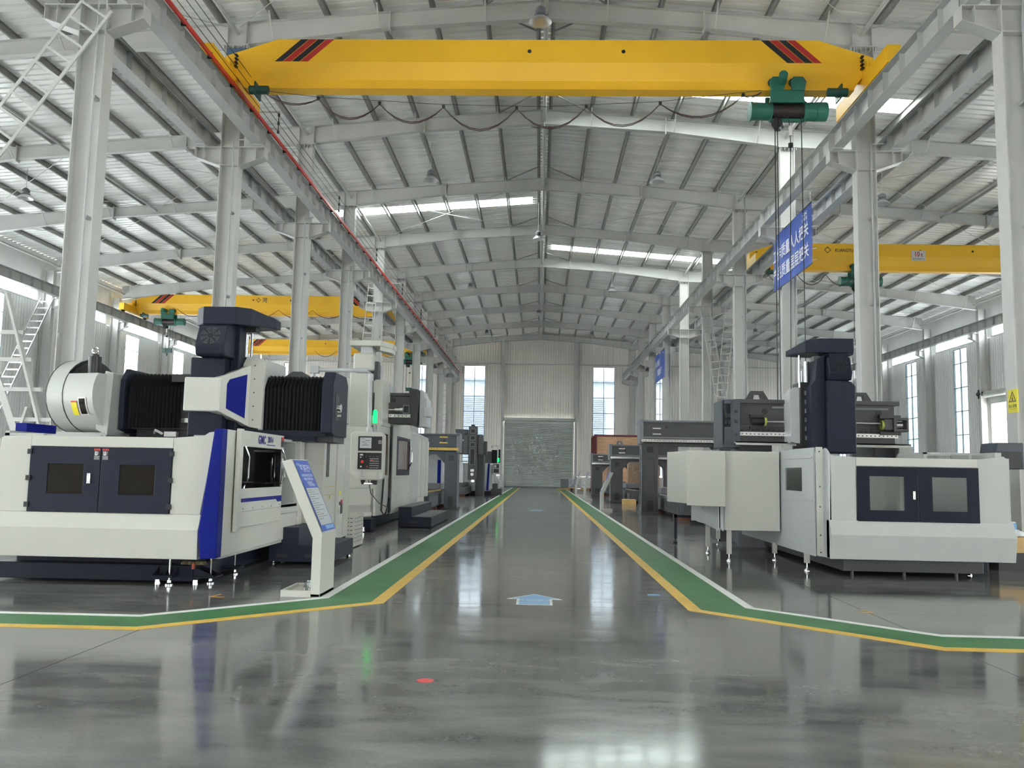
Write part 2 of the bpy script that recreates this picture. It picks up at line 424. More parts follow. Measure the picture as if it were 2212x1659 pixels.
# far wall
wb = MB().box(-27.6, 27.6, 83.86, 83.96, 0, 1.2).build('wall_back', SILLM, kind='structure')
pb = lambda a, d, z: (a, 83.78-d, z)
top = lambda a: zt(a)+.2
WN = [(-25.4, -23.7), (-12.6, -10.7), (-7.52, -5.4), (5.12, 7.26), (10.7, 12.6), (23.7, 25.4)]
DR = (-3.45, 3.3)
cuts = sorted(WN+[DR]); a = -27.6
for c0, c1 in cuts+[(27.6, 27.6)]:
    panels(wb, WALLM, a, c0, 1.2, top, pb)
    if c1 > c0:
        if (c0, c1) == DR: panels(wb, WALLM, c0, c1, 6.5, top, pb)
        else:
            panels(wb, WALLM, c0, c1, 11.8, top, pb)
    a = c1
MB().box(-27, 27, 83.55, 83.7, 11.95, 12.03).build('girt', STEEL2, wb)
for x in (-17.6, -3.66, 3.5, 17.6):
    MB().box(x-.14, x+.14, 83.35, 83.37, 0, zt(x)-.5).box(x-.006, x+.006, 83.37, 83.65, 0, zt(x)-.5).box(x-.14, x+.14, 83.65, 83.67, 0, zt(x)-.5).build('wind_column', STEEL2, wb)
for k, (c0, c1) in enumerate(WN):
    w = MB().hole([(c0, 1.3), (c1, 1.3), (c1, 11.8), (c0, 11.8)], [(c0+.05, 1.35), (c1-.05, 1.35), (c1-.05, 11.75), (c0+.05, 11.75)], 'y', 83.78, 83.9).build('window_%d' % (k+1), FRAMED, kind='structure')
    cx = (c0+c1)/2
    MB().box(cx-.025, cx+.025, 83.79, 83.87, 1.35, 11.75).build('mullion', FRAMED, w)
    zz = [1.35, 2.8, 4.3, 5.8, 7.3, 8.8, 10.3, 11.75]
    for z in zz[1:-1]: MB().box(c0+.05, c1-.05, 83.8, 83.86, z-.025, z+.025).build('transom', FRAMED, w)
    for i in range(7):
        for xa, xb in ((c0+.05, cx-.025), (cx+.025, c1-.05)):
            MB().box(xa, xb, 83.83, 83.836, zz[i]+.025, zz[i+1]-.025).build('pane', GLASSF, w)
# roller shutter
d1 = MB().box(-3.45, 3.3, 83.60, 83.64, 0, 6.6).build('door_1', SHUT, kind='structure')
z = .12
while z < 6.2:
    MB().prism([(83.60, z), (83.545, z+.012), (83.52, z+.05), (83.545, z+.08), (83.60, z+.09)], 'x', -3.35, 3.2).build('slat', SHUT, d1); z += .118
MB().box(-3.5, -3.36, 83.5, 83.68, 0, 6.25).build('guide', mat('guide_light', (.75, .75, .72), .4), d1)
MB().box(3.2, 3.34, 83.5, 83.68, 0, 6.25).build('guide', MATS['guide_light'], d1)
MB().cyl((-3.6, 83.35, 6.55), (3.4, 83.35, 6.55), .17, 16).build('shutter_roll', SHUT, d1, smooth=True)
MB().box(-3.7, -3.6, 83.1, 83.6, 6.35, 6.8).box(3.4, 3.6, 83.0, 83.6, 6.3, 6.85).build('roll_bracket', STEEL2, d1)
MB().box(-3.35, 3.2, 83.56, 83.62, .01, .1).build('bottom_bar', FRAMED, d1)
# side walls
for s, nm in ((-1, 'left'), (1, 'right')):
    MB().box(min(s*27.6, s*27.9), max(s*27.6, s*27.9), 83.6, 84.1, 0, 13).build('corner_post', WALLS, wb)
    ws = MB().box(min(s*27.72, s*27.82), max(s*27.72, s*27.82), 16.1, 83.8, 0, 1.2).build('wall_'+nm, SILLM, kind='structure')
    ps = lambda a, d, z: (s*(27.66-d), a, z)
    wc = 3.3 if s < 0 else 3.7
    for i, y0 in enumerate([-13.95+7.5*k for k in range(13)]):
        w0, w1 = y0+wc-.95, y0+wc+.95
        vis = y0 > 29
        if s > 0 and abs(y0-46.05) < .1:          # open roller door bay on the right
            panels(ws, WALLS, y0, y0+.75, 1.2, lambda a: 10.27, ps); panels(ws, WALLS, y0+7.2, y0+7.5, 0, lambda a: 10.27, ps)
            panels(ws, WALLS, y0+.75, y0+7.2, 6.5, lambda a: 10.27, ps)
            d2 = MB().box(27.5, 27.75, y0+.65, y0+.8, 0, 6.5).box(27.5, 27.75, y0+7.15, y0+7.3, 0, 6.5).build('door_2', STEEL, kind='structure')
            MB().cyl((27.3, y0+.5, 6.75), (27.3, y0+7.6, 6.75), .2, 14).build('shutter_roll', SHUT, d2, smooth=True)
            MB().box(27.45, 27.5, y0+.8, y0+7.15, 6.15, 6.7).build('rolled_slats', SHUT, d2)
            MB().box(27.0, 27.5, y0+7.5, y0+7.75, 6.5, 7.05).cyl((27.1, y0+7.4, 6.8), (27.1, y0+7.9, 6.8), .13, 12).build('roller_motor', BLACK, d2)
        elif i in (1, 3):                      # openings out of view, added to let in side light
            MB().box(min(s*27.7, s*27.72), max(s*27.7, s*27.72), y0, y0+.9, 0, 10.27).box(min(s*27.7, s*27.72), max(s*27.7, s*27.72), y0+6.9, y0+7.5, 0, 10.27).box(min(s*27.7, s*27.72), max(s*27.7, s*27.72), y0+.9, y0+6.9, 4.6, 10.27).build('wall_panel', WALLS, ws)
        else:
            if vis:
                panels(ws, WALLS, y0, w0, 1.2, lambda a: 10.27, ps); panels(ws, WALLS, w1, y0+7.5, 1.2, lambda a: 10.27, ps)
                panels(ws, WALLS, w0, w1, 10.15, lambda a: 10.27, ps)
            else:
                MB().box(min(s*27.7, s*27.72), max(s*27.7, s*27.72), y0, w0, 1.2, 10.27).box(min(s*27.7, s*27.72), max(s*27.7, s*27.72), w1, y0+7.5, 1.2, 10.27).build('wall_panel', WALLS, ws)
            n = i+7+(20 if s > 0 else 0)
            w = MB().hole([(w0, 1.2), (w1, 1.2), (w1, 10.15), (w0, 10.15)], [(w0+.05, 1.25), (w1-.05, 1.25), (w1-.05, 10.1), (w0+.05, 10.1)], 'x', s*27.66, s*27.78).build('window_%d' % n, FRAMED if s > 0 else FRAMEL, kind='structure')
            cy = (w0+w1)/2; zz = [1.25, 2.88, 4.45, 6.0, 7.56, 9.17, 10.1]
            MB().box(min(s*27.66, s*27.74), max(s*27.66, s*27.74), cy-.025, cy+.025, 1.25, 10.1).build('mullion', FRAMED if s > 0 else FRAMEL, w)
            for z in zz[1:-1]: MB().box(min(s*27.67, s*27.73), max(s*27.67, s*27.73), w0+.05, w1-.05, z-.025, z+.025).build('transom', FRAMED if s > 0 else FRAMEL, w)
            for k in range(6):
                for a, b_ in ((w0+.05, cy-.025), (cy+.025, w1-.05)):
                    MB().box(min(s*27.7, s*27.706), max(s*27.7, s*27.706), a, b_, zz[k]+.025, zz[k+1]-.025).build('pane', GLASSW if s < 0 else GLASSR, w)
        # clerestory ribbon
        r = MB().box(min(s*27.64, s*27.78), max(s*27.64, s*27.78), y0+.35, y0+7.15, 10.27, 10.36).box(min(s*27.64, s*27.78), max(s*27.64, s*27.78), y0+.35, y0+7.15, 11.3, 11.38).build('window_%d' % (i+50+(20 if s > 0 else 0)), FRAMEL, kind='structure')
        MB().box(min(s*27.66, s*27.74), max(s*27.66, s*27.74), y0+.35, y0+7.15, 10.93, 10.98).build('transom', FRAMEL, r)
        for k in range(7):
            a = y0+.45+1.1*k
            MB().box(min(s*27.66, s*27.74), max(s*27.66, s*27.74), a-.022, a+.022, 10.36, 11.3).build('mullion', FRAMEL, r)
            if k < 6:
                MB().box(min(s*27.7, s*27.706), max(s*27.7, s*27.706), a+.022, a+1.078, 10.36, 10.93).build('pane', GLASSW, r)
                MB().box(min(s*27.7, s*27.706), max(s*27.7, s*27.706), a+.022, a+1.078, 10.98, 11.3).build('pane', GLASSW, r)
        MB().box(min(s*27.7, s*27.72), max(s*27.7, s*27.72), y0, y0+7.5, 11.38, 13.0).box(min(s*27.7, s*27.72), max(s*27.7, s*27.72), y0-.35, y0+.35, 10.27, 11.38).build('wall_panel', WALLS, ws)
# wall behind the camera: one unseen opening, sized for the light it lets in
wf = MB().box(-27.7, -3.6, -14.1, -14, 0, 12.9).box(3.6, 27.7, -14.1, -14, 0, 12.9).build('wall_front', WALLS, kind='structure')
MB().prism([(-3.6, 3.6), (3.6, 3.6), (27.7, 12.9), (0, 15.2), (-27.7, 12.9)], 'y', -14.1, -14).build('wall_panel', WALLS, wf)
# outside
og = MB().box(-120, 120, -80, 200, -.6, -.35).build('outside_ground', mat('outside_paving', (.8, .8, .77), .8)); og['kind'] = 'structure'
ob = thing('warehouse', 'pale blue-grey clad building with louvred bands seen through the far windows', 'building', (0, 112, 0))
MB().box(-60, 60, 112, 130, 0, 13.3).build('wall', OUTW, ob)
lv = MB()
for x in range(-56, 60, 14):
    MB().box(x+3, x+8.5, 111.85, 112.02, .5, 11.2).build('louvre_panel', OUTL, ob)
for x in range(-56, 60, 14):
    for z in range(0, 44): lv.box(x+3, x+8.5, 111.72, 111.86, .6+z*.24, .68+z*.24)
lv.build('louvre_blade', OUTW, ob, kind='stuff')
MB().box(-60, 60, 111.6, 112, 13.1, 13.5).build('parapet', OUTL, ob)
o2 = thing('office_block', 'white clad building with horizontal siding seen through the right open roller door', 'building', (60, 40, 0))
MB().box(62, 75, 10, 110, 0, 9.6).build('wall', mat('outside_white', (.55, .60, .66), .5), o2)
lv = MB()
for z in range(30): lv.box(61.85, 62, 10, 110, .4+z*.3, .5+z*.3)
lv.build('siding_board', OUTW, o2, kind='stuff')
# ============================================================ STEEL COLUMNS
def col_meshes():
    f1 = MB().box(-.27, -.25, -.18, .18, 0, 13.58).mesh('flange', STEEL); f2 = MB().box(.25, .27, -.18, .18, 0, 13.58).mesh('flange', STEEL)
    w = MB().box(-.25, .25, -.006, .006, 0, 13.58).box(-.3, .3, -.2, .2, 0, .03)
    for z in (10.0, 10.53): w.box(-.25, .25, -.175, .175, z, z+.018)
    w = w.mesh('web', STEEL)
    tp = MB().box(-.38, .38, -.19, .19, 13.56, 13.585)
    for x in (-.33, -.2, -.07, .07, .2, .33): tp.box(x-.01, x+.01, -.15, .15, 13.46, 13.56)
    tp = tp.mesh('top_plate', STEEL)
    cs = []
    for s in (-1, 1):
        b = MB().prism([(s*.27, 10.53), (s*1.0, 10.53), (s*1.0, 10.26), (s*.27, 10.0)], 'y', -.006, .006)
        b.prism([(s*.27, 10.0), (s*1.0, 10.26), (s*1.0, 10.244), (s*.27, 9.984)], 'y', -.17, .17)
        b.box(min(s*.27, s*1.0), max(s*.27, s*1.0), -.17, .17, 10.53, 10.548)
        b.box(min(s*.74, s*.75), max(s*.74, s*.75), -.16, .16, 10.17, 10.53).box(min(s*.99, s*1.0), max(s*.99, s*1.0), -.16, .16, 10.26, 10.53)
        cs.append(b.mesh('corbel', STEEL))
    cd = MB().tube([(.12, -.2, .2), (.12, -.2, 10.3), (.12, -.24, 10.7), (.45, -.24, 10.72)], .022, 8).box(.08, .16, -.2, -.0, 6.2, 6.26).box(.08, .16, -.2, -.0, 8.6, 8.66).mesh('conduit', GREYP)
    return f1, f2, w, tp, cs, cd
f1, f2, wbm, tpm, cs, cdm = col_meshes()
for s, row in ((-1, 'left'), (1, 'right')):
    for i, y in enumerate(FR):
        extra = '' if i else (', carrying the crane beam' if s < 0 else ', with warning signs on it')
        near = 'nearest' if i == 0 else ORD[i]+' from the front'
        if i == 9: near = 'last, at the far wall'
        t = thing('steel_column', 'grey H-section steel column, %s in the %s row%s' % (near, row, extra), 'column', (s*8.93, y, 0), 'steel columns beside the aisle')
        place('flange', f1, t, (0, 0, 0)); place('flange', f2, t, (0, 0, 0)); place('web', wbm, t, (0, 0, 0))
        place('top_plate', tpm, t, (0, 0, 0))
        for c in cs: place('corbel', c, t, (0, 0, 0))
        if i < 5: place('conduit', cdm, t, (0, 0, 0))
oc = {}
for s in (-1, 1):
    a = MB().box(-.25, .25, -.006, .006, 0, 12.1).mesh('web', STEEL)
    b1 = MB().box(-.25, -.235, -.15, .15, 0, 12.1).mesh('flange', STEEL); b2 = MB().box(.235, .25, -.15, .15, 0, 12.1).mesh('flange', STEEL)
    c = MB().prism([(-s*.25, 10.53), (-s*.85, 10.53), (-s*.85, 10.26), (-s*.25, 10.0)], 'y', -.006, .006).prism([(-s*.25, 10.0), (-s*.85, 10.26), (-s*.85, 10.245), (-s*.25, 9.985)], 'y', -.16, .16)
    c.box(min(-s*.25, -s*.85), max(-s*.25, -s*.85), -.16, .16, 10.53, 10.547).box(min(-s*.62, -s*.63), max(-s*.62, -s*.63), -.15, .15, 10.16, 10.53)
    c = c.mesh('corbel', STEEL)
    for i, y in enumerate(FR):
        if i < 1: continue
        t = thing('wall_column', 'grey steel wall column against the %s side wall, %s from the front' % ('left' if s < 0 else 'right', ORD[i]), 'column', (s*27.25, y, 0), 'steel columns along the side walls')
        for nm, me in (('web', a), ('flange', b1), ('flange', b2), ('corbel', c)): place(nm, me, t, (0, 0, 0))
# ============================================================ CRANE RUNWAYS
gm = MB().box(-.15, .15, 0, 7.47, .02, .034).box(-.17, .17, 0, 7.47, .53, .545).box(-.005, .005, 0, 7.47, .034, .53)
for y in (.02, 7.44): gm.box(-.15, .15, y, y+.012, .034, .53)
gm.box(-.13, .13, .05, .3, -.005, .02).box(-.13, .13, 7.17, 7.42, -.005, .02)
gmm = gm.mesh('girder', STEEL2)
stm = MB().box(-.13, .13, -.004, .004, .034, .53).mesh('stiffener', STEEL2)
y0s = [8.55+7.5*k for k in range(10)]
for x, lab in ((-8.12, 'crane runway beam on the aisle side of the left columns, with red conductor bar'), (-9.74, 'crane runway beam on the outer side of the left column row'),
               (8.12, 'crane runway beam on the aisle side of the right column row'), (9.74, 'crane runway beam on the outer side of the right column row'),
               (-26.6, 'crane runway beam along the left side wall under the eaves'), (26.6, 'crane runway beam along the right side wall under the eaves')):
    t = thing('crane_runway', lab, 'crane rail beam', (x, 46, 10.55), 'crane runway beams')
    for k, y in enumerate(y0s):
        place('girder', gmm, t, (0, y-46, 0))
        if abs(x) < 20:
            for j in range(1, 8): place('stiffener', stm, t, (0, y-46+j*.9375, 0))
        else:
            for j in range(1, 8): place('stiffener', stm, t, (0, y-46+j*.9375, 0))
    MB().box(x-.03, x+.03, 8.55, 83.5, 11.095, 11.16).build('rail', CAST, t)
    if abs(x) == 9.74:
        MB().cyl((x-.05*x/abs(x)-.19*x/abs(x), 8.6, 10.95), (x-.24*x/abs(x), 83.4, 10.95), .02, 6).build('conduit', GREYP, t)
cb = MB().bar((-7.86, 8.55, 11.1), (-7.86, 83.4, 11.1), .05, .10)
cb.build('conductor_bar', REDBAR, bpy.data.objects['crane_runway'])
for k in range(50): pass
hb = MB()
for k in range(50): hb.box(-7.95, -7.84, 8.6+1.5*k, 8.64+1.5*k, 11.03, 11.18)
hb.build('bar_hanger', BLACK, bpy.data.objects['crane_runway'], kind='stuff')
wr = MB()
for j, z in enumerate((11.55, 11.3, 11.05)):
    wr.cyl((-7.62+.0*j, 8.6, z+.0), (-7.62, 83.3, z), .008, 5)
wr = wr.build('trolley_wires', BLACK, bpy.data.objects['crane_runway'])
for i, y in enumerate(FR[1:]):
    b = MB().box(-8.66, -7.62, y-.02, y+.02, 11.62, 11.66).build('bracket_arm', STEEL, wr)
    b = MB()
    for z in (11.55, 11.3, 11.05): b.lathe([(.001, -.05), (.035, -.04), (.035, .04), (.001, .05)], (-7.62, y, z), 8)
    b.box(-7.63, -7.61, y-.01, y+.01, 11.0, 11.66); b.build('insulator', BLACK, wr)
# ============================================================ OVERHEAD CRANES
def crane(xl, xr, Y, label, zb=11.23, hx=None, hlabel=None, rope=2.5, fest=True, swap=False, marks=None):
    t = thing('overhead_crane', label, 'crane', ((xl+xr)/2, Y, zb), 'yellow overhead travelling cranes')
    zf, zl, ztp = zb+.66, zb+.25, zb+1.27
    e = .45                                              # bottom ends start inside the carriages
    MB().prism([(xl, zf), (xl, zf+.16), (xl+1.35, ztp), (xr-1.35, ztp), (xr, zf+.16), (xr, zf)], 'y', Y-.3, Y+.3).build('upper_box', YEL, t, bevel=.006)
    b = MB(); A = [(xl, Y-.3, zf), (xr, Y-.3, zf), (xr, Y+.3, zf), (xl, Y+.3, zf)]; B = [(xl+e*.7, Y-.12, zl), (xr-e*.7, Y-.12, zl), (xr-e*.7, Y+.12, zl), (xl+e*.7, Y+.12, zl)]
    b.add(A+B, [(0,1,2,3),(7,6,5,4),(0,1,5,4),(1,2,6,5),(2,3,7,6),(3,0,4,7)]).build('lower_web', YEL, t)
    MB().prism([(xl+e*.7, zl), (xr-e*.7, zl), (xr-e, zb+.035), (xl+e, zb+.035)], 'y', Y-.13, Y+.13).build('rail_web', YEL, t)
    MB().box(xl+e, xr-e, Y-.2, Y+.2, zb, zb+.035).build('bottom_flange', YEL, t)
    yf = Y-.304
    for s, xs in ((1, xl+1.0), (-1, xr-1.0)):
        for k in range(4):
            c = (STRB, RTXT, STRB, RTXT)[k] if (s > 0) != swap else (RTXT, STRB, RTXT, STRB)[k]
            x0 = xs+s*(.58+.22*k); w = s*.2
            MB().prism([(x0+s*.36, ztp-.004), (x0+s*.36+w, ztp-.004), (x0-s*.3+w, zf+.01), (x0-s*.3, zf+.01)], 'y', yf, Y-.299).build('stripe', c, t)
    L = xr-xl
    for q in (.475, .62): 
        MB().cyl((xl+L*q, yf-.002, ztp-.31), (xl+L*q, Y-.298, ztp-.31), .05, 14).build('port_hole', STRB, t)
    for x, s in ((xl, 1), (xr, -1)):
        xc = x+s*.08
        MB().box(xc-.16, xc+.16, Y-1.75, Y+1.75, zb-.02, zb+.42).box(xc-.16, xc+.16, Y-.6, Y+.6, zb+.42, zb+.62).build('end_carriage', YEL, t, bevel=.01)
        b = MB()
        for yy in (Y-1.5, Y+1.5): b.cyl((xc-.07, yy, zb+.03), (xc+.07, yy, zb+.03), .15, 14)
        b.build('wheel', BLACK, t, smooth=True)
        b = MB()
        for z in range(4): b.box(x+s*.27, x+s*.33, Y-.42, Y-.3, zf+.12-z*.1, zf+.16-z*.1)
        b.build('bolt', STRB, t)
        MB().cyl((x+s*.72, Y-.45, zb-.17), (x+s*1.2, Y-.45, zb-.17), .11, 14).box(min(x+s*.86, x+s*.9), max(x+s*.86, x+s*.9), Y-.55, Y-.1, zb-.32, zb+.02).build('travel_motor', GREEND, t, smooth=True)
    if marks: marks(t, yf, ztp, zf)
    if hx is not None:
        h = thing('electric_hoist', hlabel, 'hoist', (hx, Y, zb-.75), 'green electric wire rope hoists')
        z = zb-.48
        MB().cyl((hx-.42, Y, z), (hx+.38, Y, z), .19, 20).build('rope_drum', mat('drum_dark', (.05, .04, .04), .35, .5), h, smooth=True)
        b = MB().cyl((hx-.46, Y, z), (hx-.42, Y, z), .25, 20).cyl((hx-.92, Y, z), (hx-.42, Y, z), .22, 20).cyl((hx-.96, Y, z), (hx-.92, Y, z), .25, 20)
        b.build('gearbox', GREEN, h, smooth=True)
        b = MB().cyl((hx+.38, Y, z), (hx+.44, Y, z), .26, 20).cyl((hx+.44, Y, z), (hx+.7, Y, z), .22, 20).cyl((hx+.7, Y, z), (hx+.97, Y, z), .24, 20)
        for k in range(14):
            a = k*math.pi/7; b.box(hx+.46, hx+.68, Y+math.cos(a)*.225-.008, Y+math.cos(a)*.225+.008, z+math.sin(a)*.225-.008, z+math.sin(a)*.225+.008)
        b.build('motor', GREEN, h, smooth=True)
        MB().box(hx-.45, hx+.4, Y-.17, Y+.17, z+.2, z+.26).box(hx-.45, hx+.4, Y-.05, Y+.05, z-.27, z-.2).build('frame', GREEN, h)
        MB().box(hx-.5, hx+.36, Y-.26, Y-.2, z+.14, z+.48).box(hx-.5, hx+.36, Y+.2, Y+.26, z+.14, z+.48).build('trolley_plate', GREEN, h, bevel=.02)
        b = MB()
        for xx in (hx-.32, hx+.2):
            b.prism([(xx-.16, z+.44), (xx+.16, z+.44), (xx+.2, z+.68), (xx+.12, z+.8), (xx-.12, z+.8), (xx-.2, z+.68)], 'y', Y-.3, Y-.24)
        b.build('wheel_bracket', GREEN, h, bevel=.01)
        b = MB()
        for xx in (hx-.44, hx-.2, hx+.08, hx+.32): b.cyl((xx, Y-.235, z+.68), (xx, Y-.17, z+.68), .1, 14)
        b.build('trolley_wheel', GREEND, h, smooth=True)
        MB().cyl((hx-.26, Y-.62, z+.7), (hx-.2, Y-.24, z+.66), .11, 14).build('trolley_motor', GREEN, h, smooth=True)
        MB().cyl((hx-.3, Y-.1, z-.34), (hx-.2, Y+.1, z-.34), .14, 16).build('guide_pulley', BLACK, h, smooth=True)
        for k, xx in enumerate((hx-.36, hx-.3, hx+.3)):
            MB().cyl((xx, Y-.15, z-.15), (xx+.02*(k-1), Y-.15, rope), .012, 6).build('rope', BLACK, h)
        MB().box(hx-.34, hx+.3, Y-.22, Y-.08, rope-.3, rope).cyl((hx, Y-.15, rope-.5), (hx, Y-.15, rope-.3), .04, 8).build('hook_block', GREEND, h)
        pts = [(hx-.06, Y-.3, z-.25), (hx-.02, Y-.3, z-.9), (hx-.04, Y-.3, z-2.2), (hx-.1, Y-.3, rope+.4)]
        MB().tube(pts, .01, 6).lathe([(.001, -.06), (.06, -.05), (.06, .05), (.001, .06)], (hx-.02, Y-.3, z-1.0), 10).build('pendant_cable', BLACK, h)
        MB().box(hx-.06, hx+.01, Y-.34, Y-.27, z-.75, z-.5).build('limit_switch', PLATE, h)
    return t
mc = crane(-8.25, 8.25, 21.3, 'large yellow overhead crane spanning the aisle above the front machines', hx=6.18, hlabel='green wire rope hoist under the right end of the near crane', rope=2.6)
MB().box(-8.3, -7.35, 21.2, 21.6, 12.12, 12.36).build('control_box', mat('crane_blue_box', (.05, .10, .17), .5), mc)
def fest(tp, pts, label):
    b = MB()
    for off in (0, .035):
        P = []
        for i in range(len(pts)-1):
            (x0, z0, sg), (x1, z1, _) = pts[i], pts[i+1]
            for k in range(9):
                u = k/8; P.append((x0+(x1-x0)*u, tp[0], z0+(z1-z0)*u-(sg+off)*4*u*(1-u)*(1 if k not in (0,) else 1)))
        b.tube(P, .012, 5)
    o = b.build('festoon_cable', mat('cable_brown', (.05, .02, .02), .5), tp[1])
    return o
P = [(-6.95, 10.75, .18), (-5.63, 10.62, .42), (-4.09, 10.5, .42), (-2.5, 10.43, .55), (-.69, 10.4, .5), (1.02, 10.45, .5), (2.83, 10.54, .42), (4.85, 10.76, .05), (5.3, 10.85, 0)]
fo = fest((20.4, mc), P, 'looping brown-black festoon cable hanging below the near yellow crane')
w = MB().tube([(-7.2, 20.4, 10.85), (-5.6, 20.4, 10.68), (-2.5, 20.4, 10.5), (0, 20.4, 10.46), (2.8, 20.4, 10.6), (5.3, 20.4, 10.9)], .006, 5)
w.build('messenger_wire', BLACK, mc)
b = MB()
for x, z, _ in P[1:8]: b.box(x-.035, x+.035, 20.37, 20.43, z-.02, z+.06)
b.build('cable_clamp', BLACK, mc)
def m1(t, yf, ztp, zf):
    text('◇', .34, STRB, t, (-18.25, yf-.002, ztp-.33)); text('河', .34, STRB, t, (-17.85, yf-.002, ztp-.33), off=.004)
c1 = crane(-26.55, -9.8, 54.4, 'yellow overhead crane with black emblem in the left bay, nearer of the two there', hx=-24.1, hlabel='green hoist hanging under the nearer crane of the left bay', rope=9.0, swap=False, marks=m1)
c2 = crane(-26.55, -9.8, 73.3, 'yellow overhead crane near the far wall of the left bay', hx=-11.2, hlabel='dark green hoist under the farther crane of the left bay', rope=8.5)
def m2(t, yf, ztp, zf):
    MB().box(17.35, 18.0, yf-.008, yf, ztp-.78, ztp-.30).build('load_plate', PLATE, t)
    text('10', .34, RTXT, t, (17.6, yf-.011, ztp-.48), off=.008, sx=.75); text('t', .26, RTXT, t, (17.82, yf-.011, ztp-.5), off=.006)
    text('最大起重量十吨', .075, STRB, t, (17.67, yf-.011, ztp-.7))
    text('◇', .34, STRB, t, (13.45, yf-.002, ztp-.33)); text('KUANGYUAN', .22, STRB, t, (14.35, yf-.002, ztp-.33), off=.004, sx=.8)
c3 = crane(9.8, 26.55, 40.5, 'yellow overhead crane with a white 10t plate in the right bay', hx=15.05, hlabel='dark green hoist under the crane with the 10t plate', rope=8.0, marks=m2)
for tp, cr, n, x0, dx, lab in ((54.0, c1, 6, -23.5, 2.2, 'brown festoon cable looping below the nearer left bay crane'), (72.9, c2, 4, -19.5, 1.9, 'brown festoon cable looping below the farther left bay crane'), (40.1, c3, 4, 10.6, 1.35, 'thin dark festoon cable below the crane with the 10t plate')):
    fest((tp, cr), [(x0+dx*k, 11.55 if tp > 50 else 11.0, .5) for k in range(n+1)], lab)
# ============================================================ LAMPS
def lamp(x, y, z, label):
    t = thing('high_bay_lamp', label, 'lamp', (x, y, z), 'high bay lamps under the roof')
    MB().cyl((x, y, z+.42), (x, y, zt(x)-.05), .012, 6).build('rod', STEEL, t)
    MB().lathe([(.001, .44), (.06, .43), (.14, .36), (.15, .26), (.1, .22), (.16, .2), (.17, .16)], (x, y, z), 16).build('driver_housing', CASTE, t, smooth=True)
    MB().lathe([(.12, .2), (.16, .14), (.29, .02), (.30, 0), (.285, .015), (.15, .13), (.001, .16)], (x, y, z), 20).build('reflector', ALU, t, smooth=True)
for x, y, z, l in ((-.15, 21.15, 13.05, 'high bay lamp on the ridge line at the top of the view, nearest one'), (-.22, 42.0, 13.05, 'high bay lamp on the ridge line beyond the left skylight'),
                   (-4.5, 33.2, 13.0, 'high bay lamp left of the ridge, nearer one of the left aisle row'), (4.5, 33.2, 13.0, 'high bay lamp right of the ridge, nearer one of the right aisle row'),
                   (-4.55, 53.8, 13.0, 'second high bay lamp left of the ridge, far down the aisle'), (4.45, 54.0, 13.0, 'second high bay lamp right of the ridge, far down the aisle'),
                   (-.2, 62.9, 13.05, 'small far high bay lamp on the ridge line near the end'), (-4.6, 72.0, 13.0, 'tiny last high bay lamp left of the ridge by the far wall'), (4.3, 72.2, 13.0, 'tiny last high bay lamp right of the ridge by the far wall'),
                   (-20.8, 33.0, 12.05, 'high bay lamp in the left bay at the left picture edge'), (13.1, 32.8, 12.05, 'high bay lamp in the right bay beside the second right column'),
                   (16.0, 64.1, 12.05, 'high bay lamp in the right bay above the V of ladders'), (12.7, 70.0, 12.05, 'farthest high bay lamp in the right bay'), (-16.4, 65.1, 12.05, 'high bay lamp in the left bay between the two yellow cranes')):
    lamp(x, y, z, l)
# ============================================================ BANNERS AND SIGNS
def banner(y0, y1, zc, lines, label):
    t = thing('hanging_banner', label, 'banner', (8.55, (y0+y1)/2, zc-1)); n = 24; b = MB()
    for k in range(n+1):
        u = k/n; y = y0+(y1-y0)*u; x = 8.55+.03*math.sin(u*14)
        b.v += [(x, y, zc-1.0), (x+.02*math.sin(u*9+1), y, zc), (x, y, zc+1.0), (x+.006, y, zc-1.0), (x+.006+.02*math.sin(u*9+1), y, zc), (x+.006, y, zc+1.0)]
    for k in range(n):
        a = 6*k; c = a+6
        b.f += [(a, a+1, c+1, c), (a+1, a+2, c+2, c+1), (a+3, c+3, c+4, a+4), (a+4, c+4, c+5, a+5)]
    b.build('fabric', BANNER, t, smooth=True)
    MB().bar((8.55, y0, zc+1.0), (8.55, y1, zc+1.0), .02, .02).bar((8.55, y0, zc-1.0), (8.55, y1, zc-1.0), .02, .02).build('hem', BLACK, t)
    for txt, sz, yy, zz in lines: text(txt, sz, WTXT, t, (8.48, yy, zz), xd=(0, -1, 0), yd=(0, 0, 1), off=.006)
    r = MB()
    for k in range(6): r.cyl((8.55, y0+.0, zc-.9+.36*k), (8.66, y0-.1, zc-.9+.36*k), .01, 5).cyl((8.55, y1, zc-.9+.36*k), (8.66, y1+.1, zc-.9+.36*k), .01, 5)
    for yy in (y0+.1, (y0+y1)/2, y1-.1): r.cyl((8.55, yy, zc+1), (8.55, yy, 10.55 if False else zc+1.35), .01, 5)
    r.build('tie_cord', PLATE, t, kind='stuff')
banner(27.0, 31.55, 9.25, (('工作质量人人把关', .52, 29.2, 9.42), ('产品质量层层把关', .52, 29.2, 8.72), ('YCCNC', .15, 27.5, 9.98), ('永创数控', .13, 27.5, 9.82)), 'large blue banner with two lines of white characters hanging beside the near right columns')
banner(59.2, 64.3, 9.22, (('用心创精品', .50, 62.4, 9.45), ('质量赢天下', .50, 61.2, 8.78), ('YCCNC', .15, 59.6, 9.95)), 'small distant blue banner with white characters hanging in the right column row')
cx = 8.655
sg = MB().box(cx-.02, cx, 15.80, 16.12, 2.745, 3.17)
sg = sg.build('warning_sign', YSIGN); tag(sg, 'yellow overhead load warning sign with triangle on the near right column', 'sign')
sx = cx-.023
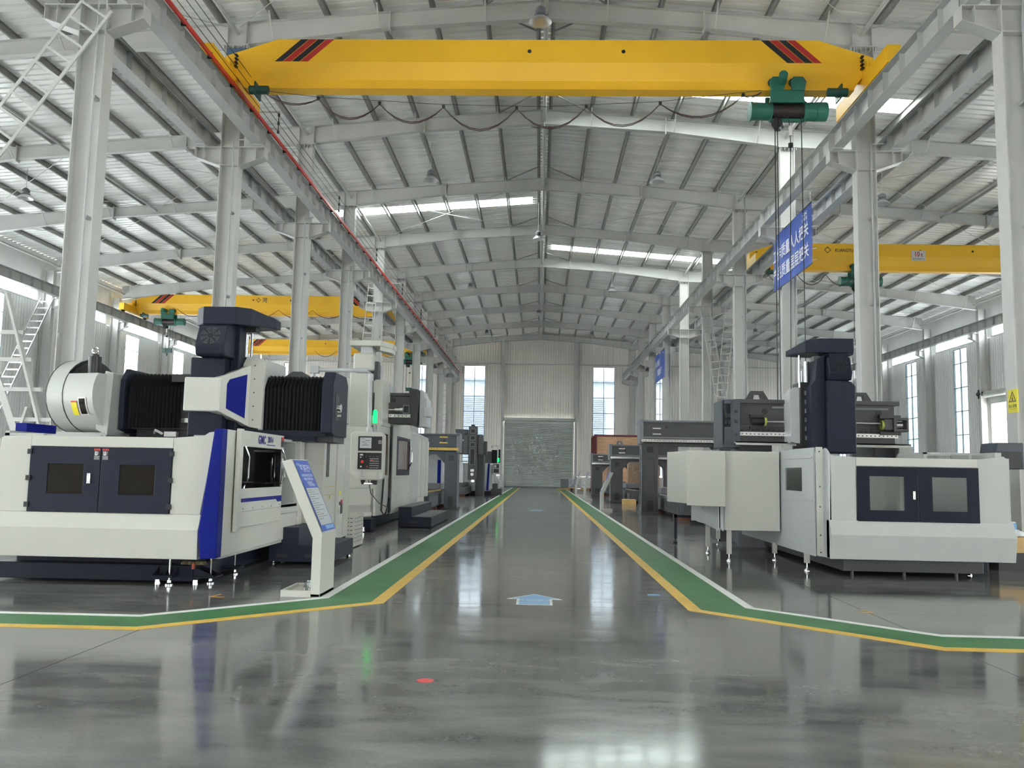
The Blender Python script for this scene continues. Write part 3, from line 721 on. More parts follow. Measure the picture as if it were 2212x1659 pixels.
MB().hole([(15.84, 2.94), (16.08, 2.94), (15.96, 3.14)], [(15.865, 2.955), (16.055, 2.955), (15.96, 3.115)], 'x', sx-.001, sx+.003).build('triangle', BTXT, sg)
MB().box(sx-.001, sx+.003, 15.955, 15.965, 3.02, 3.07).box(sx-.001, sx+.003, 15.93, 15.99, 3.0, 3.012).box(sx-.001, sx+.003, 15.935, 15.985, 2.965, 2.985).box(sx-.001, sx+.003, 15.955, 15.965, 2.985, 3.02).build('load_symbol', BTXT, sg)
text('当心吊物', .068, BTXT, sg, (sx-.001, 15.96, 2.86), xd=(0, -1, 0), off=.001)
text('WARNING OVERHEAD LOAD', .017, BTXT, sg, (sx-.001, 15.96, 2.81), xd=(0, -1, 0))
s2 = MB().box(cx-.015, cx, 15.78, 16.1, 1.74, 1.9).build('notice_sign', RTXT); tag(s2, 'small red and yellow notice on the near right column below the warning sign', 'sign')
MB().box(cx-.018, cx-.014, 15.79, 16.09, 1.77, 1.83).build('yellow_band', YSIGN, s2)
text('工作场所禁止吸烟', .034, WTXT, s2, (cx-.019, 15.94, 1.866), xd=(0, -1, 0)); text('二  区', .04, BTXT, s2, (cx-.02, 15.94, 1.80), xd=(0, -1, 0))
# ============================================================ LADDERS
def ladder(p0, p1, w, label, n=14, wd='x', r=.022, plat=False):
    p0 = Vector(p0); p1 = Vector(p1); d = (p1-p0).normalized()
    a = Vector((1, 0, 0)) if wd == 'x' else Vector((0, 1, 0)); a = (a-d*a.dot(d)).normalized()*w/2
    t = thing('ladder', label, 'ladder', p0)
    for s in (-1, 1): MB().bar(p0+a*s, p1+a*s, r*1.4, r*3).build('rail', STEEL, t)
    for k in range(n):
        q = p0+(p1-p0)*((k+.5)/n); MB().bar(q-a, q+a, r*1.6, r*2.4).build('rung', STEEL, t)
ladder((-15.9, 15.75, 0), (-8.75, 15.75, 10.5), .62, 'steel ladder leaning up to the nearest left column corbel', 34, 'x', .02)
ladder((-26.9, 38.95, 0), (-26.9, 45.3, 10.4), .7, 'steel stair ladder on the left side wall beside the first window', 26, 'x', .03)
ladder((10.5, 45.7, 0), (8.72, 45.7, 10.4), .5, 'left steel ladder of the V pair behind the right gantry machine', 27, 'x', .022)
ladder((8.95, 45.5, 0), (10.05, 45.5, 10.45), .5, 'right steel ladder of the V pair behind the right gantry machine', 27, 'x', .022)
ladder((-9.95, 45.4, 0), (-9.1, 45.4, 11.4), .5, 'steel ladder leaning up to the fifth left column corbel', 28, 'x', .022)
ladder((-9.5, 82.6, 0), (-9.2, 82.6, 10.1), .5, 'far ladder at the end of the left column row', 17, 'x', .022)
ladder((9.35, 82.6, 0), (8.95, 82.6, 10.1), .5, 'far ladder at the end of the right column row', 17, 'x', .022)
ladder((9.4, 15.75, 10.3), (16.5, 15.75, 0), .62, 'steel ladder at the top right picture corner by the nearest right column', 34, 'x', .02)
lf = thing('access_frame', 'grey welded ladder frame standing behind the front left machine', 'ladder', (-9.8, 16.8, 0))
for a, c in (((-11.6, 4.9), (-9.55, 0)), ((-9.2, 0), (-10.8, 4.9)), ((-10.9, 0), (-10.2, 2.6))):
    MB().bar((a[0], 16.8, a[1]), (c[0], 16.8, c[1]), .05, .14).build('leg', STEEL, lf)
for z, xa, xb in ((2.35, -10.6, -9.7), (2.95, -10.9, -9.95), (3.55, -11.2, -10.2), (4.1, -11.4, -10.4)): MB().box(xa, xb, 16.77, 16.83, z-.04, z+.04).build('rung', STEEL, lf)
# ============================================================ SHARED MACHINE PIECES
def ramcap(t, fx, Y, z, paint):
    """top head of the ram: fx maps local x (A side) to world"""
    f = [(-5.50, Y+.22), (-5.32, Y), (-4.79, Y), (-4.60, Y+.14), (-4.40, Y+.8), (-4.40, Y+1.05), (-5.50, Y+1.05)]
    b = MB(); n = len(f)
    top = [(fx(x), y, z+.28-(0.06 if x > -4.5 else 0)) for x, y in f]; bot = [(fx(x), y, z+(.08 if x > -4.5 else 0)) for x, y in f]
    b.add(bot+top, [tuple(range(n))[::-1], tuple(range(n, 2*n))]+[(i, (i+1) % n, n+(i+1) % n, n+i) for i in range(n)])
    return b.build('head_cover', paint, t, bevel=.012)
def fan(t, fx, cx, Y, cz, mt, tilt=0):
    b = MB()
    for k in range(8):
        a = k*math.pi/4+math.pi/8
        for r0 in (.05, .075, .1, .125, .15):
            r1 = r0+.014; w = .26
            p = [(cx+math.cos(a-w)*r0, cz+math.sin(a-w)*r0), (cx+math.cos(a+w)*r0, cz+math.sin(a+w)*r0), (cx+math.cos(a+w)*r1, cz+math.sin(a+w)*r1), (cx+math.cos(a-w)*r1, cz+math.sin(a-w)*r1)]
            b.prism([(fx(x), z) for x, z in p], 'y', Y-.004, Y+.01)
    return b.build('fan_grille', mt, t, kind='stuff')
def handle(t, X, y, z, up, s=1, w=.10, h=.5, r=.013):
    pts = [(X, y-w*up, z-h/2+.03), (X, y, z-h/2-.02), (X+.035*s, y+w*.6*up, z-h/2+.12), (X+.035*s, y+w*.6*up, z+h/2-.12), (X, y, z+h/2+.02), (X, y-w*up, z+h/2-.03)]
    return MB().tube(pts[1:5], r, 8).build('door_handle', CHROME, t, smooth=True)
def foot(x, y, z=.0, leg=.3, mt=WHITE, w=.06):
    b = MB().box(x-w/2, x+w/2, y-w/2, y+w/2, z+.13, z+leg); f = MB().lathe([(.001, 0), (.045, 0), (.045, .012), (.022, .05), (.012, .06), (.012, .14)], (x, y, z), 12)
    return b, f
# ============================================================ MACHINE A (front left)
A = thing('gantry_machining_center', 'large white and navy gantry machining center with round tool drum, nearest on the left', 'machine', (-5.4, 13, 0), 'gantry machines along the aisle')
idm = lambda x: x
MB().box(-6.95, -4.38, 10.98, 17.5, .03, .235).build('base', NAVY2, A, bevel=.01)
MB().box(-6.8, -4.5, 11.2, 17, .235, .5).build('bed', NAVY2, A)
b = MB().box(-4.82, -4.56, 10.78, 10.98, .10, .125)
for x in (-4.82, -4.68, -4.57): b.prism([(10.98, .10), (10.98, .22), (10.80, .12)], 'x', x, x+.014)
b.prism([(-4.38, .22), (-4.38, .10), (-4.10, .10)], 'y', 11.0, 11.02).prism([(-4.38, .22), (-4.38, .10), (-4.10, .10)], 'y', 11.25, 11.27).box(-4.38, -4.1, 10.98, 11.3, .08, .10)
b.box(-4.38, -4.15, 12.0, 12.25, .08, .11).build('foot_bracket', NAVY2, A)
b = MB()
for x, y in ((-4.63, 10.88), (-4.2, 11.12), (-4.24, 12.12)):
    b.cyl((x, y, .04), (x, y, .34), .012, 8).lathe([(.001, 0), (.05, 0), (.05, .015), (.025, .03), (.025, .06), (.001, .06)], (x, y, 0), 12)
for x, y in ((-4.8, 10.93), (-4.33, 10.96)): b.lathe([(.001, 0), (.035, 0), (.03, .06), (.001, .07)], (x, y, 0), 10)
b.build('levelling_bolt', CHROME, A, smooth=True)
x0, x1 = -6.83, -4.19
MB().prism([(x0-.02, .89), (-6.42, .89), (-6.42, 1.845), (-6.78, 1.83), (x0+.02, 1.80)], 'y', 10.70, 10.74).build('front_panel', WHITE, A, bevel=.006)
MB().box(-6.418, -4.602, 10.70, 10.74, 1.71, 1.845).build('front_panel', WHITE, A, bevel=.005)
MB().prism([(-4.598, .89), (-4.215, .89), (-4.07, 1.93), (-4.15, 1.92), (-4.22, 1.875), (-4.598, 1.845)], 'y', 10.70, 10.74).build('front_panel', WHITE, A, bevel=.006)
MB().prism([(10.74, .89), (10.70, .89), (10.62, .705), (10.64, .345), (10.9, .345), (10.9, .89)], 'x', x0-.06, -4.2).build('skirt', WHITE, A, bevel=.006)
for a, c, nm in ((-6.415, -5.512, 0), (-5.502, -4.605, 1)):
    wx0, wx1 = (-6.18, -5.72) if nm == 0 else (-5.26, -4.81)
    d = MB().hole([(a, .895), (c, .895), (c, 1.705), (a, 1.705)], [(wx0, 1.12), (wx1, 1.12), (wx1, 1.49), (wx0, 1.49)], 'y', 10.685, 10.72).build('door', NAVY, A, bevel=.006)
    MB().box(wx0-.01, wx1+.01, 10.70, 10.706, 1.11, 1.50).build('window', DKGLASS, d)
    hx = a if nm == 0 else c
    for z in (.98, 1.31, 1.64): MB().box(hx-.028, hx+.028, 10.665, 10.69, z-.032, z+.032).build('hinge', BLACK, d)
    lx = -5.60 if nm == 0 else -5.49
    l = MB().box(lx, lx+.082, 10.681, 10.684, 1.54, 1.69).build('warning_label', BTXT, d)
    MB().box(lx, lx+.082, 10.679, 10.682, 1.665, 1.69).build('label_band', RTXT, d)
    text('ᑌ⌇', .05, WTXT, d, (lx+.04, 10.678, 1.635)) if False else MB().box(lx+.015, lx+.025, 10.679, 10.681, 1.61, 1.655).box(lx+.035, lx+.045, 10.679, 10.681, 1.61, 1.655).box(lx+.015, lx+.045, 10.679, 10.681, 1.605, 1.615).bar((lx+.055, 10.68, 1.61), (lx+.062, 10.68, 1.65), .002, .01).build('label_symbol', WTXT, d)
    for k in range(3): MB().box(lx+.008, lx+.074, 10.679, 10.681, 1.588-.016*k, 1.594-.016*k).build('label_text_line', PLATE, d)
MB().box(-5.66, -5.62, 10.665, 10.686, 1.25, 1.38).box(-5.652, -5.628, 10.655, 10.67, 1.27, 1.36).build('door_latch', SILVER, A, bevel=.004)
# left side, interior, rear walls
MB().box(-6.87, -6.83, 10.72, 16.2, .35, 1.8).box(-6.83, -4.25, 16.16, 16.2, .4, 1.8).build('side_panel', WHITE, A)
MB().box(-6.8, -6.3, 10.75, 10.85, 1.84, 1.87).box(-6.8, -6.74, 10.75, 13, 1.84, 1.90).box(-6.3, -5.6, 10.82, 10.88, 1.84, 1.87).build('top_frame', WHITE2, A)
MB().box(-6.95, -6.8, 11.2, 11.9, 1.5, 2.02).build('corner_trim', BLUE, A)
# blue corner trim
b = MB(); F_ = [(-4.19, .70), (-4.15, .355), (-3.95, .37), (-3.945, 1.965), (-4.05, 1.96)]
b.prism(F_, 'y', 10.60, 10.78); b.build('corner_trim', BLUE, A, bevel=.012)
# aisle side
X = -3.95
MB().prism([(10.78, .375), (14.3, .39), (14.3, .93), (11.12, .93), (11.12, 1.965), (10.78, 1.965)], 'x', X-.06, X).build('side_lower_panel', WHITE, A, bevel=.008)
MB().box(-4.25, X-.02, 10.8, 14.2, .345, .385).build('drip_tray', WHITE2, A)
b = MB().hole([(11.12, .70), (13.02, .70), (13.02, 1.975), (11.12, 1.975)], [(11.22, 1.21), (12.98, 1.21), (12.98, 1.765), (11.22, 1.765)], 'x', X+.02, X+.055)
sd = b.build('sliding_door', WHITE, A, bevel=.006)
MB().box(X+.03, X+.036, 11.21, 12.99, 1.20, 1.775).build('door_window', GLASSD, sd)
MB().box(X+.02, X+.075, 11.06, 11.19, .66, 1.99).build('door_stile', WHITE, sd, bevel=.006)
MB().prism([(11.19, 1.03), (12.75, 1.03), (12.83, .99), (13.02, .99), (13.02, 1.08), (11.19, 1.08)], 'x', X+.054, X+.058).build('blue_stripe', BLUE, sd)
b = MB()
for k in range(5): b.box(X+.055, X+.062, 11.3+.4*k, 11.33+.4*k, .93, .955)
b.box(X+.052, X+.058, 11.19, 13.02, .905, .91).build('lip', SILVER, sd)
handle(sd, X+.075, 11.26, 1.49, 1, h=.52); handle(sd, X+.075, 12.9, 1.49, 1, h=.52); handle(sd, X+.075, 12.88, 1.49, -1, h=.52)
text('GMC', .155, NTXT, sd, (X+.06, 11.98, 1.87), xd=(0, 1, 0), off=.008, sx=.95); text('2014', .12, NTXT, sd, (X+.06, 12.36, 1.885), xd=(0, 1, 0), off=.004, sx=1.1)
MB().box(X+.056, X+.06, 12.2, 12.58, 1.805, 1.82).build('underline', NTXT, sd)
MB().box(X+.056, X+.06, 12.88, 13.0, 1.80, 1.95).build('warning_label', BTXT, sd); MB().box(X+.06, X+.062, 12.88, 13.0, 1.90, 1.95).build('label_band', RTXT, sd)
MB().box(X-.1, X+.0, 13.02, 14.05, .88, .93).cyl((X+.0, 13.05, .80), (X+.0, 14.1, .80), .02, 10).build('door_rail', WHITE2, A)
MB().box(-4.5, -4.46, 13.0, 14.1, .9, 1.9).box(-4.46, X-.05, 14.04, 14.1, .9, 1.9).box(-4.5, -3.98, 13.0, 14.1, 1.9, 1.94).build('inner_wall', WHITE2, A)
MB().box(-4.06, -3.92, 14.06, 14.3, .38, 2.0).build('door_post', WHITE, A, bevel=.01)
MB().box(-4.55, -4.0, 11.2, 11.24, .9, 1.9).box(-5.0, -4.9, 12.0, 13.5, .9, 1.5).build('inner_wall', WHITE2, A)
# cabinets
c1_ = MB().box(-4.35, -3.62, 14.45, 15.32, .28, 2.13).build('electrical_cabinet', WHITE, A, bevel=.012)
MB().box(-3.62, -3.612, 14.6, 14.78, 1.35, 2.02).build('vent_strip', CAST, c1_)
b = MB()
for k in range(7): b.cyl((-3.612, 14.69, 1.4+.09*k), (-3.606, 14.69, 1.4+.09*k), .012, 8)
b.build('vent_screw', SILVER, c1_)
MB().box(-3.62, -3.612, 14.62, 15.2, 1.18, 1.19).box(-3.62, -3.612, 14.62, 15.2, 1.04, 1.05).box(-3.62, -3.61, 14.87, 14.92, .97, 1.03).build('seam', BRASS, c1_)
c2_ = MB().box(-4.35, -3.60, 15.36, 16.35, .24, 2.08).build('electrical_cabinet', WHITE, A, bevel=.012)
MB().box(-3.6, -3.592, 15.5, 15.62, .78, 1.0).build('switch_plate', PLATE, c2_); MB().box(-3.592, -3.58, 15.53, 15.58, .84, .9).build('switch', BLACK, c2_)
MB().box(-3.6, -3.592, 15.68, 15.80, .68, .93).build('warning_label', BTXT, c2_); MB().box(-3.592, -3.59, 15.68, 15.80, .86, .93).build('label_band', RTXT, c2_)
MB().box(-3.6, -3.592, 15.52, 15.62, 1.02, 1.1).build('yellow_label', YSIGN, c2_)
MB().box(-3.6, -3.596, 15.5, 16.3, 1.9, 1.905).box(-3.6, -3.596, 15.88, 15.885, .3, 1.88).build('seam', WHITE2, c2_)
MB().box(-3.598, -3.59, 15.84, 15.85, 1.5, 1.7).box(-3.598, -3.59, 15.84, 15.85, .45, .65).build('lock_bar', SILVER, c2_)
MB().box(-4.3, -3.7, 15.36, 16.3, .03, .24).box(-4.3, -3.7, 14.5, 15.3, .03, .28).build('cabinet_plinth', WHITE2, A)
# gantry
MB().box(-6.95, -6.35, 14.2, 15.6, .2, 2.1).box(-4.62, -4.38, 14.2, 15.6, .2, 2.1).build('gantry_column', NAVY2, A, bevel=.02)
MB().box(-6.8, -3.55, 14.0, 14.95, 2.08, 2.92).box(-6.7, -3.4, 14.1, 14.9, 1.92, 2.08).build('crossbeam', CAST, A, bevel=.01)
MB().box(-5.88, -5.4, 13.92, 14.0, 2.2, 2.27).build('guide_rail', SILVER, A)
def bellows(t, xa, xb, Y, z0, z1, n):
    b = MB(); prof = [(0, z0), (0, z1-.2), (.17, z1), (.75, z1), (.9, z1-.1), (.9, z0)]
    for k in range(2*n+1):
        x = xa+(xb-xa)*k/(2*n); o = .045 if k % 2 else 0
        for y, z in prof:
            cy = Y+.45; yy = Y+y; b.v.append((x, yy+(o if yy < cy else -o)*1.0, z-(o*.8 if z > z0+.05 else 0)))
    m_ = len(prof)
    for k in range(2*n):
        for i in range(m_-1): b.f.append((k*m_+i, (k+1)*m_+i, (k+1)*m_+i+1, k*m_+i+1))
    return b.build('bellows_cover', RUBBER, t)
bellows(A, -6.76, -5.88, 13.78, 2.1, 3.0, 14)
bellows(A, -4.50, -3.50, 13.78, 2.1, 3.0, 16)
ep = [(13.7, 2.06), (13.7, 2.86), (13.85, 3.06), (14.6, 3.06), (14.75, 2.93), (14.75, 2.02), (13.9, 2.02)]
MB().prism(ep, 'x', -6.82, -6.74).build('end_plate', NAVY, A, bevel=.01)
e2 = MB().prism(ep, 'x', -3.52, -3.33).build('end_plate', NAVY, A, bevel=.015)
MB().prism([(13.85, 2.28), (13.85, 2.72), (14.05, 2.70), (14.12, 2.55), (14.12, 2.28)], 'x', -3.33, -3.32).build('motor_opening', BLACK, e2)
MB().cyl((-3.34, 13.98, 2.48), (-3.26, 13.98, 2.48), .07, 14).cyl((-3.34, 13.98, 2.36), (-3.28, 14.03, 2.36), .03, 8).build('servo_connector', SILVER, e2, smooth=True)
MB().box(-4.95, -3.45, 13.72, 13.95, 2.0, 2.09).box(-4.6, -3.62, 13.75, 13.9, 1.92, 2.0).build('cable_tray', NAVY2, A)
MB().prism([(-4.3, 3.0), (-4.15, 3.1), (-4.0, 3.1), (-3.82, 3.0)], 'y', 14.2, 14.3).build('lifting_lug', CAST, A)
# saddle and ram
fr_ = MB(); zb_, zt_ = 2.34, 2.87
fr_.prism([(-5.53, 13.12), (-4.965, 13.12), (-4.965, 13.95), (-5.53, 13.95)], 'z', zb_, zt_)
hd = fr_.build('saddle_cover', WHITE, A, bevel=.02)
b = MB(); P0 = [(-4.965, 13.12, zb_), (-4.965, 13.12, zt_), (-4.68, 13.68, 3.14), (-4.68, 13.68, 2.14)]; P1 = [(x-.25, y+.2, z) for x, y, z in P0]
b.add(P0+P1, [(0,1,2,3),(7,6,5,4),(0,4,5,1),(1,5,6,2),(2,6,7,3),(3,7,4,0)]).build('saddle_cheek', WHITE, A, bevel=.01)
def on(u, v):                                              # point on the cheek face
    a = Vector(P0[0]).lerp(Vector(P0[3]), u); c = Vector(P0[1]).lerp(Vector(P0[2]), u); n = Vector((.56, -.285, 0)).normalized()*.004
    return a.lerp(c, v)+n
MB().add([on(.22, .16), on(.85, .10), on(.88, .86), on(.30, .86), on(.22, .76)], [(0, 1, 2, 3, 4)]).build('blue_panel', BLUE, A)
MB().prism([(-4.82, 2.16), (-4.48, 2.10), (-4.46, 3.20), (-4.56, 3.26), (-4.76, 3.27), (-4.82, 3.14)], 'y', 13.69, 13.76).build('rear_plate', WHITE, A, bevel=.006)
MB().prism([(13.76, 2.08), (14.5, 2.5), (14.9, 3.1), (14.9, 3.26), (13.76, 3.24)], 'x', -4.55, -4.48).build('rear_plate', WHITE2, A, bevel=.006)
b = MB()
for k in range(5): b.cyl((-4.62, 13.69, 2.25+.22*k), (-4.62, 13.683, 2.25+.22*k), .012, 8)
b.build('screw', CAST, A)
MB().box(-5.52, -4.98, 13.3, 13.9, 1.95, 3.2).build('ram', NAVY, A, bevel=.02)
MB().box(-4.98, -4.83, 13.52, 13.9, 1.95, 3.75).build('ram', NAVY2, A, bevel=.02)
MB().prism([(13.12, 3.20), (13.05, 3.22), (13.02, 3.36), (13.15, 3.68), (13.2, 3.70), (13.7, 3.70), (13.7, 3.20)], 'x', -5.36, -4.90).build('motor_hood', NAVY, A, bevel=.02)
b = MB()
for k in range(8):
    a = k*math.pi/4+.39
    for r0, r1 in ((.045, .075), (.085, .115), (.125, .16)):
        P = []
        for da, r in ((-.26, r0), (.26, r0), (.26, r1), (-.26, r1)):
            u_, v = math.cos(a+da)*r, math.sin(a+da)*r; P.append((-5.14+u_, 13.085+v*.385-.012, 3.52+v*.92))
        b.quad(*P)
b.build('fan_grille', BLACK, A, kind='stuff')
MB().box(-5.34, -4.9, 13.24, 13.9, 3.68, 3.80).build('ram_neck', NAVY, A, bevel=.02)
ramcap(A, idm, 13.2, 3.72, NAVY)
MB().cyl((-4.85, 13.85, 3.18), (-4.85, 13.85, 3.74), .045, 12).cyl((-4.74, 13.82, 3.18), (-4.74, 13.82, 3.80), .022, 10).build('balance_cylinder', CHROME, A, smooth=True)
MB().box(-4.9, -4.66, 13.75, 13.95, 3.68, 3.78).cyl((-4.74, 13.82, 3.22), (-4.74, 13.82, 3.28), .045, 12).cyl((-4.85, 13.85, 3.22), (-4.85, 13.85, 3.28), .06, 12).build('cylinder_mount', BLACK, A)
b = MB(); prev = None
for k in range(9):
    a = k*math.pi/14; b.bar((-5.95+.40*math.sin(a)-.05, 14.3, 2.9+.55*(1-math.cos(a))*1.2), (-5.95+.40*math.sin(a+.23)-.05, 14.3, 2.9+.55*(1-math.cos(a+.23))*1.2), .12, .12)
b.build('cable_chain', BLACK, A)
MB().box(-6.0, -5.7, 13.75, 14.0, 2.85, 2.98).build('chain_bracket', BLACK, A)
# tool magazine drum
C0 = Vector((-7.72, 14.02, 2.60)); ax = Vector((.96, -.28, 0)); u = Vector((-.28, -.96, 0)); R_ = .60
def ring(b, o0, o1, r, a0, a1, n=28):
    vs = []
    full = abs(a1-a0-2*math.pi) < 1e-6
    for o in (o0, o1):
        for k in range(n+1):
            a = a0+(a1-a0)*k/n; vs.append(C0+ax*o+u*math.cos(a)*r+Vector((0, 0, 1))*math.sin(a)*r)
    m_ = n+1; fs = [(i, i+1, m_+i+1, m_+i) for i in range(n)]
    fs += [tuple(range(m_)), tuple(range(m_, 2*m_))]
    b.add(vs, fs)
    if not full: b.f.append((n, 0, m_, 2*m_-1))
    return b
tm = thing  # keep name short
ring(MB(), 0, .32, R_, 0, 2*math.pi).build('magazine_drum', WHITE2, A, smooth=True)
ring(MB(), -.015, .0, R_+.004, 0, 2*math.pi).build('drum_seal', BLACK, A, smooth=True); ring(MB(), .32, .335, R_+.006, 0, 2*math.pi).build('drum_seal', BLACK, A, smooth=True)
cut = math.asin(.33/R_)
ring(MB(), .335, .92, R_-.002, cut-0.0, -math.pi-cut, 30).build('magazine_drum', WHITE2, A, smooth=True)
ring(MB(), .34, .36, R_-.03, 0, 2*math.pi).build('drum_plate', BLACK, A)
b = MB()
q = C0+ax*.62+u*.28
b.cyl(q+Vector((0, 0, .22)), q+Vector((0, 0, .62)), .10, 14).cyl(q+Vector((0, 0, .60)), q+Vector((0, 0, .66)), .06, 12).build('magazine_motor', BLACK, A, smooth=True)
pts = [(q.x+.05*math.cos(k*math.pi/6), q.y, q.z+.72+.05*math.sin(k*math.pi/6)) for k in range(13)]
MB().tube(pts, .013, 6).build('eye_bolt', SILVER, A, smooth=True)
MB().prism([(-7.05, 2.04), (-6.86, 1.95), (-6.82, 2.95), (-6.95, 2.98), (-7.06, 2.6)], 'y', 13.45, 14.4).build('magazine_side', WHITE2, A, bevel=.01)
lp = lambda o, a: C0+ax*o+u*math.cos(a)*(R_+.004)+Vector((0, 0, 1))*math.sin(a)*(R_+.004)
def on_drum(nm, mt, o0, o1, a0, a1, rr=.006):
    b = MB(); n = 6; q = lambda o, a: C0+ax*o+u*math.cos(a)*(R_+rr)+Vector((0, 0, 1))*math.sin(a)*(R_+rr)
    for k in range(n):
        x0_, x1_ = a0+(a1-a0)*k/n, a0+(a1-a0)*(k+1)/n; b.quad(q(o0, x0_), q(o1, x0_), q(o1, x1_), q(o0, x1_))
    return b.build(nm, mt, A)
on_drum('yellow_label', YSIGN, .50, .61, -.60, -.24); on_drum('label_band', RTXT, .50, .61, -.24, -.20)
on_drum('window_rim', PLATE, .64, .80, -.60, -.10); on_drum('drum_window', DKGLASS, .66, .78, -.56, -.14, .009)
MB().box(-7.9, -6.95, 13.6, 14.3, .03, 2.0).build('magazine_stand', WHITE2, A)
MB().tube([(-6.3, 13.9, 2.02), (-6.2, 13.7, 2.06), (-6.1, 13.75, 2.0)], .02, 6).box(-6.1, -5.9, 13.8, 13.9, 1.96, 2.04).build('wiring_box', PLATE, A)
# rag on the base
rg = MB()
for k in range(26):
    x = -4.52+.3*random.random(); y = 10.99+.08*random.random()
    rg.lathe([(.001, 0), (.035+.02*random.random(), .01), (.03, .035), (.001, .05)], (x, y, .24), 7)
rg = rg.build('crumpled_rag', CLOTH, smooth=True); tag(rg, 'crumpled brown camouflage rag lying on the navy base of the front left machine', 'rag')
rr = MB().lathe([(.001, 0), (.02, .005), (.022, .06), (.001, .09)], (-4.36, 10.95, .19), 8).build('orange_cloth_end', RAGR, rg)
lb_, lf_ = foot(-4.42, 13.2, 0, .36); lb_.build('support_leg', WHITE, A)
# step platform
st = thing('step_platform', 'dark navy two-level step platform beside the front left machine', 'step', (-3.7, 14.2, 0))
b = MB().prism([(-4.16, .05), (-3.20, .05), (-3.20, .305), (-3.70, .305), (-3.70, .575), (-4.16, .575)], 'y', 13.38, 15.0).build('body', NAVY, st, bevel=.006)
for x0_, x1_ in ((-4.04, -3.88), (-3.6, -3.46), (-3.4, -3.26)): MB().box(x0_, x1_, 13.374, 13.382, .12, .165).build('slot', BLACK, st)
b = MB()
for x, y in ((-4.1, 13.45), (-3.26, 14.92), (-3.26, 13.45)): b.lathe([(.001, 0), (.04, 0), (.03, .03), (.012, .04), (.012, .06)], (x, y, 0), 10)
b.build('levelling_foot', CHROME, st, smooth=True)
# perforated white box
pf = MB().box(-3.66, -3.5, 16.45, 17.3, .02, .62).build('perforated_box', WHITE); tag(pf, 'white perforated metal box on the floor behind the front left cabinets', 'box')
b = MB()
for r in range(7):
    for c in range(4): b.box(-3.5, -3.497, 16.52+.19*c, 16.62+.19*c, .1+.075*r, .112+.075*r)
    for c in range(2): b.box(-3.65+.07*c, -3.60+.07*c, 16.447, 16.45, .1+.075*r, .112+.075*r)
b.build('slot', BLACK, pf, kind='stuff')
# ============================================================ INFORMATION STANDS
def stand(x, y, s, label, w=.68, near=False, lean=.38, h=1.6, face=None):
    """s=+1: panel faces +X (left side of the aisle)"""
    t = thing('info_stand', label, 'sign stand', (x, y, 0), 'slanted information stands along the aisle')
    g = lambda q: [(x+s*a, z) for a, z in q]
    MB().prism(g([(-.09, .0), (.02, .0), (.02, .70), (.115-.09, .72), (-lean, h), (-lean-.115, h-.03), (-.09, .68)]), 'y', y-w/2, y+w/2).build('bent_panel', WHITE, t, bevel=.004)
    b = MB().box(min(x+s*.02, x-s*.44), max(x+s*.02, x-s*.44), y-w/2, y+w/2-.0, 0, .035)
    b.hole([(x-s*.44, y-w/2), (x-s*.09, y-w/2), (x-s*.09, y+w/2), (x-s*.44, y+w/2)], [(x-s*.41, y-w/2+.03), (x-s*.12, y-w/2+.03), (x-s*.12, y+w/2-.03), (x-s*.41, y+w/2-.03)], 'z', .035, .075)
    b.build('foot_tray', WHITE, t)
    # face sheet on the slanted front
    p0 = Vector((x+s*.025, 0, .735)); p1 = Vector((x-s*lean, 0, h)); d = (p1-p0); n = Vector((d.z*s, 0, -d.x*s)).normalized()*.005
    if n.x*s < 0: n = -n
    def q(u, v, o=1): p = p0+d*v+n*o; return (p.x, y-(w/2)+w*u, p.z)
    def sheet_(u0, u1, v0, v1, mt, nm, o=1): MB().quad(q(u0, v0, o), q(u1, v0, o), q(u1, v1, o), q(u0, v1, o)).build(nm, mt, t)
    sheet_(.05, .97, .02, .985, BANNER, 'poster', 1)
    sheet_(.10, .92, .10, .60, SCREEN, 'poster_table', 1.6)
    if near:
        org = lambda u, v: q(u, v, 2.2)
        xd = (0, 1, 0) if s > 0 else (0, -1, 0)
        text('龙门加工中心', .075, WTXT, t, org(.58, .88), xd=xd, yd=d.normalized(), off=.001)
        text('GANTRY MACHINING', .028, WTXT, t, org(.6, .83), xd=xd, yd=d.normalized()); text('YCCNC', .04, WTXT, t, org(.2, .92), xd=xd, yd=d.normalized())
        for k, l in enumerate(('本机床采用高刚性龙门结构', '精度稳定可靠性好高速', '适合模具加工')): text(l, .04, WTXT, t, org(.5, .77-.05*k), xd=xd, yd=d.normalized())
        text('广泛用于机械制造', .036, WTXT, t, org(.55, .635), xd=xd, yd=d.normalized())
        for k in range(14): sheet_(.14, .3+.5*((k*7) % 5)/5+.08, .57-.03*k, .575-.03*k, CAST, 'table_row', 1.9)
        sheet_(.35, .92, .04, .09, LBLUE, 'poster_footer', 1.6)
    return t
stand(-2.55, 10.47, 1, 'white slanted information stand with blue poster, nearest one on the left', near=True)
stand(2.52, 35.2, -1, 'nearest slanted information stand on the right side of the aisle', lean=.36, h=1.56)
stand(2.54, 48.6, -1, 'second slanted information stand on the right side of the aisle', lean=.2, h=1.56)
stand(2.45, 58, -1, 'farthest slanted information stand on the right side of the aisle', lean=.3, h=1.56)
stand(-2.62, 56.6, 1, 'far slanted information stand on the left near the roller shutter', lean=.35, h=1.5)
cp = MB().lathe([(.001, .0), (.033, 0), (.045, .13), (.047, .13), (.034, -.002)], (-2.72, 10.30, .036), 16)
cp = cp.build('plastic_cup', GLASSC, smooth=True); tag(cp, 'clear plastic cup on the foot of the nearest left information stand', 'cup')
MB().box(-2.755, -2.685, 10.27, 10.33, .037, .09).build('paper_slip', PLATE, cp)
